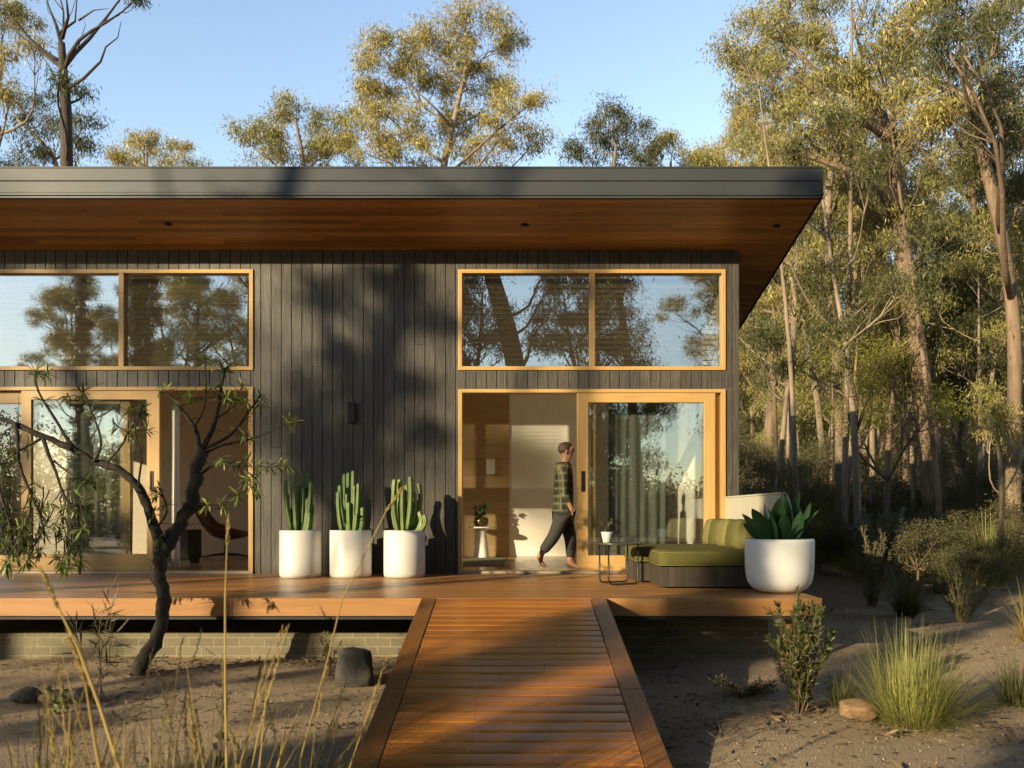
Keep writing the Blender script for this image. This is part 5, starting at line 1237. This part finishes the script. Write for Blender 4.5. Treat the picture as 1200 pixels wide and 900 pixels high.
# a far wood that reads as one mass
def far_wood():
    rg = np.random.default_rng(131); V, F, off = [], [], 0; PP = []
    for k in range(620):
        ang = rg.uniform(-.95, .95) if k < 420 else rg.uniform(.2, .62); d = rg.uniform(62, 105); x, y = d*math.sin(ang)*1.1, d*math.cos(ang)
        H = rg.uniform(10, 19)*(1 if x > 6 else .7)
        for j in range(9):
            c = np.array([x+rg.normal()*1.2, y+rg.normal()*1.2, H*rg.uniform(.12,1.0)]); n = 75; PP.append(c[None]+rg.normal(size=(n,3))*np.array([.9,.9,.6]))
    q = np.concatenate(PP); n = len(q); d = unit(np.stack([rg.normal(size=n)*.6, rg.normal(size=n)*.6, -.7+rg.normal(size=n)*.5],-1))
    V, F = leafquads(q, d, rg.uniform(.3,.55,n), .13, rg); o = npmesh('far_woods', V, F, M['gum']); o['kind'] = 'stuff'
far_wood()

# ------------------------------------------------------------------ gums behind the viewer: they shade the house and stand in its windows
GR = 'gums on the near side of the clearing, mirrored in the windows'
RL = 'gum out of view on the near side of the clearing, among those shading the house and mirrored in its windows'
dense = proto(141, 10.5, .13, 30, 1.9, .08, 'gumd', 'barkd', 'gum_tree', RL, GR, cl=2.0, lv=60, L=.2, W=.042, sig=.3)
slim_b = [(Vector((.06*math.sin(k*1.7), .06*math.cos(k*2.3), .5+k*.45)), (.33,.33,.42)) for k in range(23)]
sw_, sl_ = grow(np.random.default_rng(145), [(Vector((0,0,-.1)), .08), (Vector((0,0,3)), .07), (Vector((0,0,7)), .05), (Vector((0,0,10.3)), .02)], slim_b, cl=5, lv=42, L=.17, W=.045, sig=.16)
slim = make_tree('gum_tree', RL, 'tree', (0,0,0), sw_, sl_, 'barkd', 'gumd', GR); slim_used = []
dense_used = []
def screen_tree(sv, y, sc_, rz, kind):
    """stand on the line of light s = x - 1.02 y"""
    src, used_ = (slim, slim_used) if kind else (dense, dense_used)
    o = src if not used_ else copy_tree(src); used_.append(1)
    x = sv + 1.02*y; o.location = (x, y, gz(x, y)); o.rotation_euler = (0,0,rz); o.scale = (sc_, sc_, sc_) if not kind else (1, 1, sc_)
for sv, y, sc_, kind, rz in ((-6.5,-6,1.0,1,0),(-6.25,-10,1.0,1,1),(-4.9,-8,1.0,1,2),(.9,-6,.62,0,3),(2.8,-8.5,1.0,0,4),(4.6,-6.5,.95,0,5),(7.4,-9,1.1,0,.5),(10.2,-7,1.0,0,1.5),(13,-9.5,1.1,0,2.5),
        (-1.9,-5,.7,1,1),(-1.0,-7,.8,1,2),(15,-5,1.5,0,1),(19,-8,1.6,0,2),(23,-4,1.5,0,3),(27,-9,1.7,0,4),(31,-3,1.6,0,5),(36,-8,1.6,0,1),(33,-14,1.7,0,2),(42,-12,1.7,0,3)):
    screen_tree(sv, y, sc_, rz, kind)  # the tall outer trees here are added, unseen, to cut sky fill
# the gum whose shadow falls on the charred wall
def on_wall(px, py, t): return Vector((FX(px), WALL, FZ(py))) - SUN*(t/SUN.y)
def shade_gum(t, trunk, blobs, seed, **kw):
    rg = np.random.default_rng(seed); q = []
    for px, py, r in trunk: v = on_wall(px, py, t); q.append((v.x, v.y, v.z, r))
    q[0] = (q[0][0], q[0][1], -.1, q[0][3])
    bl = [(on_wall(px, py, t+rg.normal()*.5), (rx*.0111, rx*.0111, rz*.0111)) for px, py, rx, rz in blobs]
    tk = wob(rg, q, 3, .03); w, lf = grow(rg, tk, bl, **kw)
    return make_tree('gum_tree', RL, 'tree', q[0][:3], w, lf, 'barkd', 'gumd', GR)
shade_gum(17.5, [(384,1300,.15),(383,800,.14),(385,640,.14),(408,560,.13),(440,480,.13),(466,380,.13),(482,300,.12),(505,180,.08)],
    [(395,480,40,44),(418,425,26,26),(372,335,20,24),(345,470,26,36),(352,545,26,30),(395,530,22,22),(455,330,18,12),(500,375,12,10),(478,450,12,10),(495,500,14,14)], 142, cl=2.6, lv=36, L=.16, W=.06, sig=.2, limb_r=1.6, bare=[([on_wall(*p, 17.5) for p in ((436,500),(405,430),(372,360),(350,300),(335,230))], .10), ([on_wall(*p, 17.4) for p in ((460,400),(430,370),(408,330),(398,280))], .07), ([on_wall(*p, 17.6) for p in ((415,540),(380,500),(345,440),(325,400))], .08), ([on_wall(*p, 17.5) for p in ((474,340),(500,330),(522,300))], .06)])
shade_gum(19, [(150,1400,.14),(140,900,.13),(120,700,.11),(90,450,.09),(70,250,.06)],
    [(70,215,40,14),(20,350,24,18),(30,610,24,16),(130,620,20,16),(720,214,1,1)], 143, cl=3.4, lv=60, L=.16, W=.045, sig=.2, limb_r=1.0)
shade_gum(21, [(640,1500,.12),(655,900,.10),(680,500,.08),(715,260,.06)],
    [(700,212,30,20),(745,200,26,22),(800,214,22,18),(655,330,14,10),(560,240,20,10)], 144, cl=3.4, lv=60, L=.16, W=.045, sig=.2, limb_r=1.0)
# the leaning gum that stands in the window above the entry
def mir(px, py, y): d = 2*WALL - y; return Vector(((px-605)*d/1000, y, EYE + (602-py)*d/1000))
def window_gum(y, trunk, blobs, seed, **kw):
    rg = np.random.default_rng(seed); q = [(*mir(a, b, y), r) for a, b, r in trunk]; q[0] = (q[0][0], q[0][1], -.1, q[0][3]); d = 2*WALL - y
    bl = [(mir(a, b, y+rg.normal()*.7), (rx*d/1000, rx*d/1000, rz*d/1000)) for a, b, rx, rz in blobs]
    w, lf = grow(rg, wob(rg, q, 3, .03), bl, **kw); return make_tree('gum_tree', RL, 'tree', q[0][:3], w, lf, 'barkd', 'gumd', GR)
window_gum(-6, [(628,660,.36),(620,540,.34),(606,432,.33),(590,370,.30),(572,310,.26),(560,250,.2)], [(640,372,18,18),(648,335,12,12),(632,400,10,12),(655,300,20,14),(560,240,20,14)], 161, cl=2.4, lv=55, L=.2, W=.045, sig=.24)
window_gum(-9, [(752,660,.22),(748,540,.2),(738,430,.17),(728,360,.13),(720,300,.1)], [(718,345,20,20),(738,380,24,20),(712,400,20,16),(705,470,18,24),(735,520,20,24),(770,480,16,20),(720,580,26,26),(700,540,14,24)], 162, cl=2.2, lv=55, L=.2, W=.045, sig=.26)
# gums standing in the windows
for x, y, k, s_, rz in ((-12.5,-18,1,1,0),
    (10.5,-18,4,.9,1),(14,-12,0,1,2),(-12,-28,0,1,1),(20,-20,1,1,2),(-44,-10,1,1,1),(-40,-22,4,1,2)):
    plant(k, x, y, s_, rz, RL, GR)
for j, (x, y, k, s_) in enumerate(((-16,-21,1,.9),(-19.5,-24,0,.95),(-23,-27,4,.8),(-14.5,-26,2,1.2),(-26,-31,1,.95),(-20,-31,0,1.05),(-29,-35,4,.9),(-17,-35,1,1.0))):
    plant(k, x, y, s_, j*2.1, RL, GR)
for j, (x, y, k, s_) in enumerate(((-13.2,-7,3,.62),(-15.6,-8.5,2,.50),(-18.5,-8,3,.60),(-21,-9.5,2,.52),(-16.8,-11,3,.72),(-24,-9,3,.62),(-27,-10,2,.55),(-20,-13,2,.66),(-30,-12,3,.8),(-25,-14,2,.7),(-34,-11,2,.6),(-14.5,-12.5,2,.62))):
    plant(k, x, y, s_*.68, j*1.3, 'short gum on the near side of the clearing, mirrored low in the window glass', 'short gums on the near side of the clearing')
for j, (sv, y, q) in enumerate(((-8.6,-2.4,.42),(-10.3,-1.6,.36),(-11.8,-2.8,.40),(-13.0,-3.4,.45),(-9.7,-.8,.34))):
    plant(3, sv+1.02*y, y, q, j*1.9, 'slight gum sapling on the near side of the clearing, mirrored low in the window glass', 'gum saplings on the near side of the clearing')
for k in range(44):
    x = rt.uniform(-40, 24); y = rt.uniform(-26, -9)
    shrub(rt.choice([0,1,1]), x, y, rt.uniform(1.2, 2.2), 'scrub on the near side of the clearing, mirrored low in the door glass')
def near_wood():
    rg = np.random.default_rng(151); PP = []
    for k in range(300):
        x = rg.uniform(-75, 60); y = -rg.uniform(36, 62); H = rg.uniform(4, 9) if x < -2 or x > 30 else rg.uniform(2, 5)
        for j in range(7):
            c = np.array([x+rg.normal()*1.0, y+rg.normal()*1.0, H*rg.uniform(.05,1.0)]); n = 70; PP.append(c[None]+rg.normal(size=(n,3))*np.array([.9,.9,.6]))
    q = np.concatenate(PP); n = len(q); d = unit(np.stack([rg.normal(size=n)*.6, rg.normal(size=n)*.6, -.7+rg.normal(size=n)*.5],-1))
    V, F = leafquads(q, d, rg.uniform(.3,.5,n), .13, rg); o = npmesh('near_woods', V, F, M['gumd']); o['kind'] = 'stuff'
near_wood()

# ------------------------------------------------------------------ light, sky, camera
to_sun = -SUN; el = math.asin(to_sun.z); az = math.atan2(to_sun.x, to_sun.y)
w = bpy.data.worlds.new('World'); sc.world = w; w.use_nodes = True; nt = w.node_tree
bg = nt.nodes['Background']; sky = nt.nodes.new('ShaderNodeTexSky'); sky.sky_type = 'NISHITA'; sky.sun_disc = False
sky.sun_elevation = el; sky.sun_rotation = az; sky.air_density = 1.0; sky.dust_density = .12; sky.ozone_density = 1.6; sky.altitude = 300
# sky gain: band in view kept bright, overhead, horizon and rear dimmed against fill
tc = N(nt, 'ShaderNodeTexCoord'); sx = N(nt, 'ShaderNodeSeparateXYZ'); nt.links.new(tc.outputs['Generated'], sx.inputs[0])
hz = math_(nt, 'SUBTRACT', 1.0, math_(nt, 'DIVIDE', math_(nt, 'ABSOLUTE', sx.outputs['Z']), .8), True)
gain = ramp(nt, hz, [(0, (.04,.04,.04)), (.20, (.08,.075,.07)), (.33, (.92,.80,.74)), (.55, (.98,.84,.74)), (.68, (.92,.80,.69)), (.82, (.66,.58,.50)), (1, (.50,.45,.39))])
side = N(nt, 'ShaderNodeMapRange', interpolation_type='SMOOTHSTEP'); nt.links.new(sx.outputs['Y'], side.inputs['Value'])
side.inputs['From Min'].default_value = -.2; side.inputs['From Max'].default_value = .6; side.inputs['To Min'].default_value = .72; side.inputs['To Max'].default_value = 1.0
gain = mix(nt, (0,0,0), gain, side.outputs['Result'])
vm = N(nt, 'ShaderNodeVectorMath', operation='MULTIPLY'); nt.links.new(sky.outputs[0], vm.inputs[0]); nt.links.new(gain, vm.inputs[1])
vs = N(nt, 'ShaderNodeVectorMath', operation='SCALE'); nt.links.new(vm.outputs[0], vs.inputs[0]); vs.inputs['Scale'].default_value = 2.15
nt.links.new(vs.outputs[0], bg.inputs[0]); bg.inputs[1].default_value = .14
L = bpy.data.lights.new('sun', 'SUN'); L.energy = 5.0; L.angle = R(.5); L.color = (1.0, .82, .52)
so = bpy.data.objects.new('sun', L); COL.objects.link(so); so.rotation_euler = SUN.to_track_quat('-Z', 'Y').to_euler()
cam = bpy.data.cameras.new('camera'); co = bpy.data.objects.new('camera', cam); COL.objects.link(co)
co.location = (0, 0, EYE); co.rotation_euler = (R(90), 0, 0)
cam.sensor_width = 36; cam.lens = 30; cam.shift_x = -5/1200; cam.shift_y = 152/1200; cam.clip_start = .05; cam.clip_end = 3000
cam.dof.use_dof = True; cam.dof.focus_distance = 11.0; cam.dof.aperture_fstop = 3.2
sc.camera = co
sc.view_settings.view_transform = 'Standard'; sc.view_settings.look = 'None'; sc.view_settings.gamma = 1; sc.view_settings.use_curve_mapping = False
sc.view_settings.exposure = 0.75
sc.render.engine = 'CYCLES'; c = sc.cycles
c.use_denoising = True; c.max_bounces = 10; c.diffuse_bounces = 7; c.glossy_bounces = 4; c.transmission_bounces = 4; c.transparent_max_bounces = 12; c.caustics_reflective = False; c.caustics_refractive = False
c.sample_clamp_indirect = 6
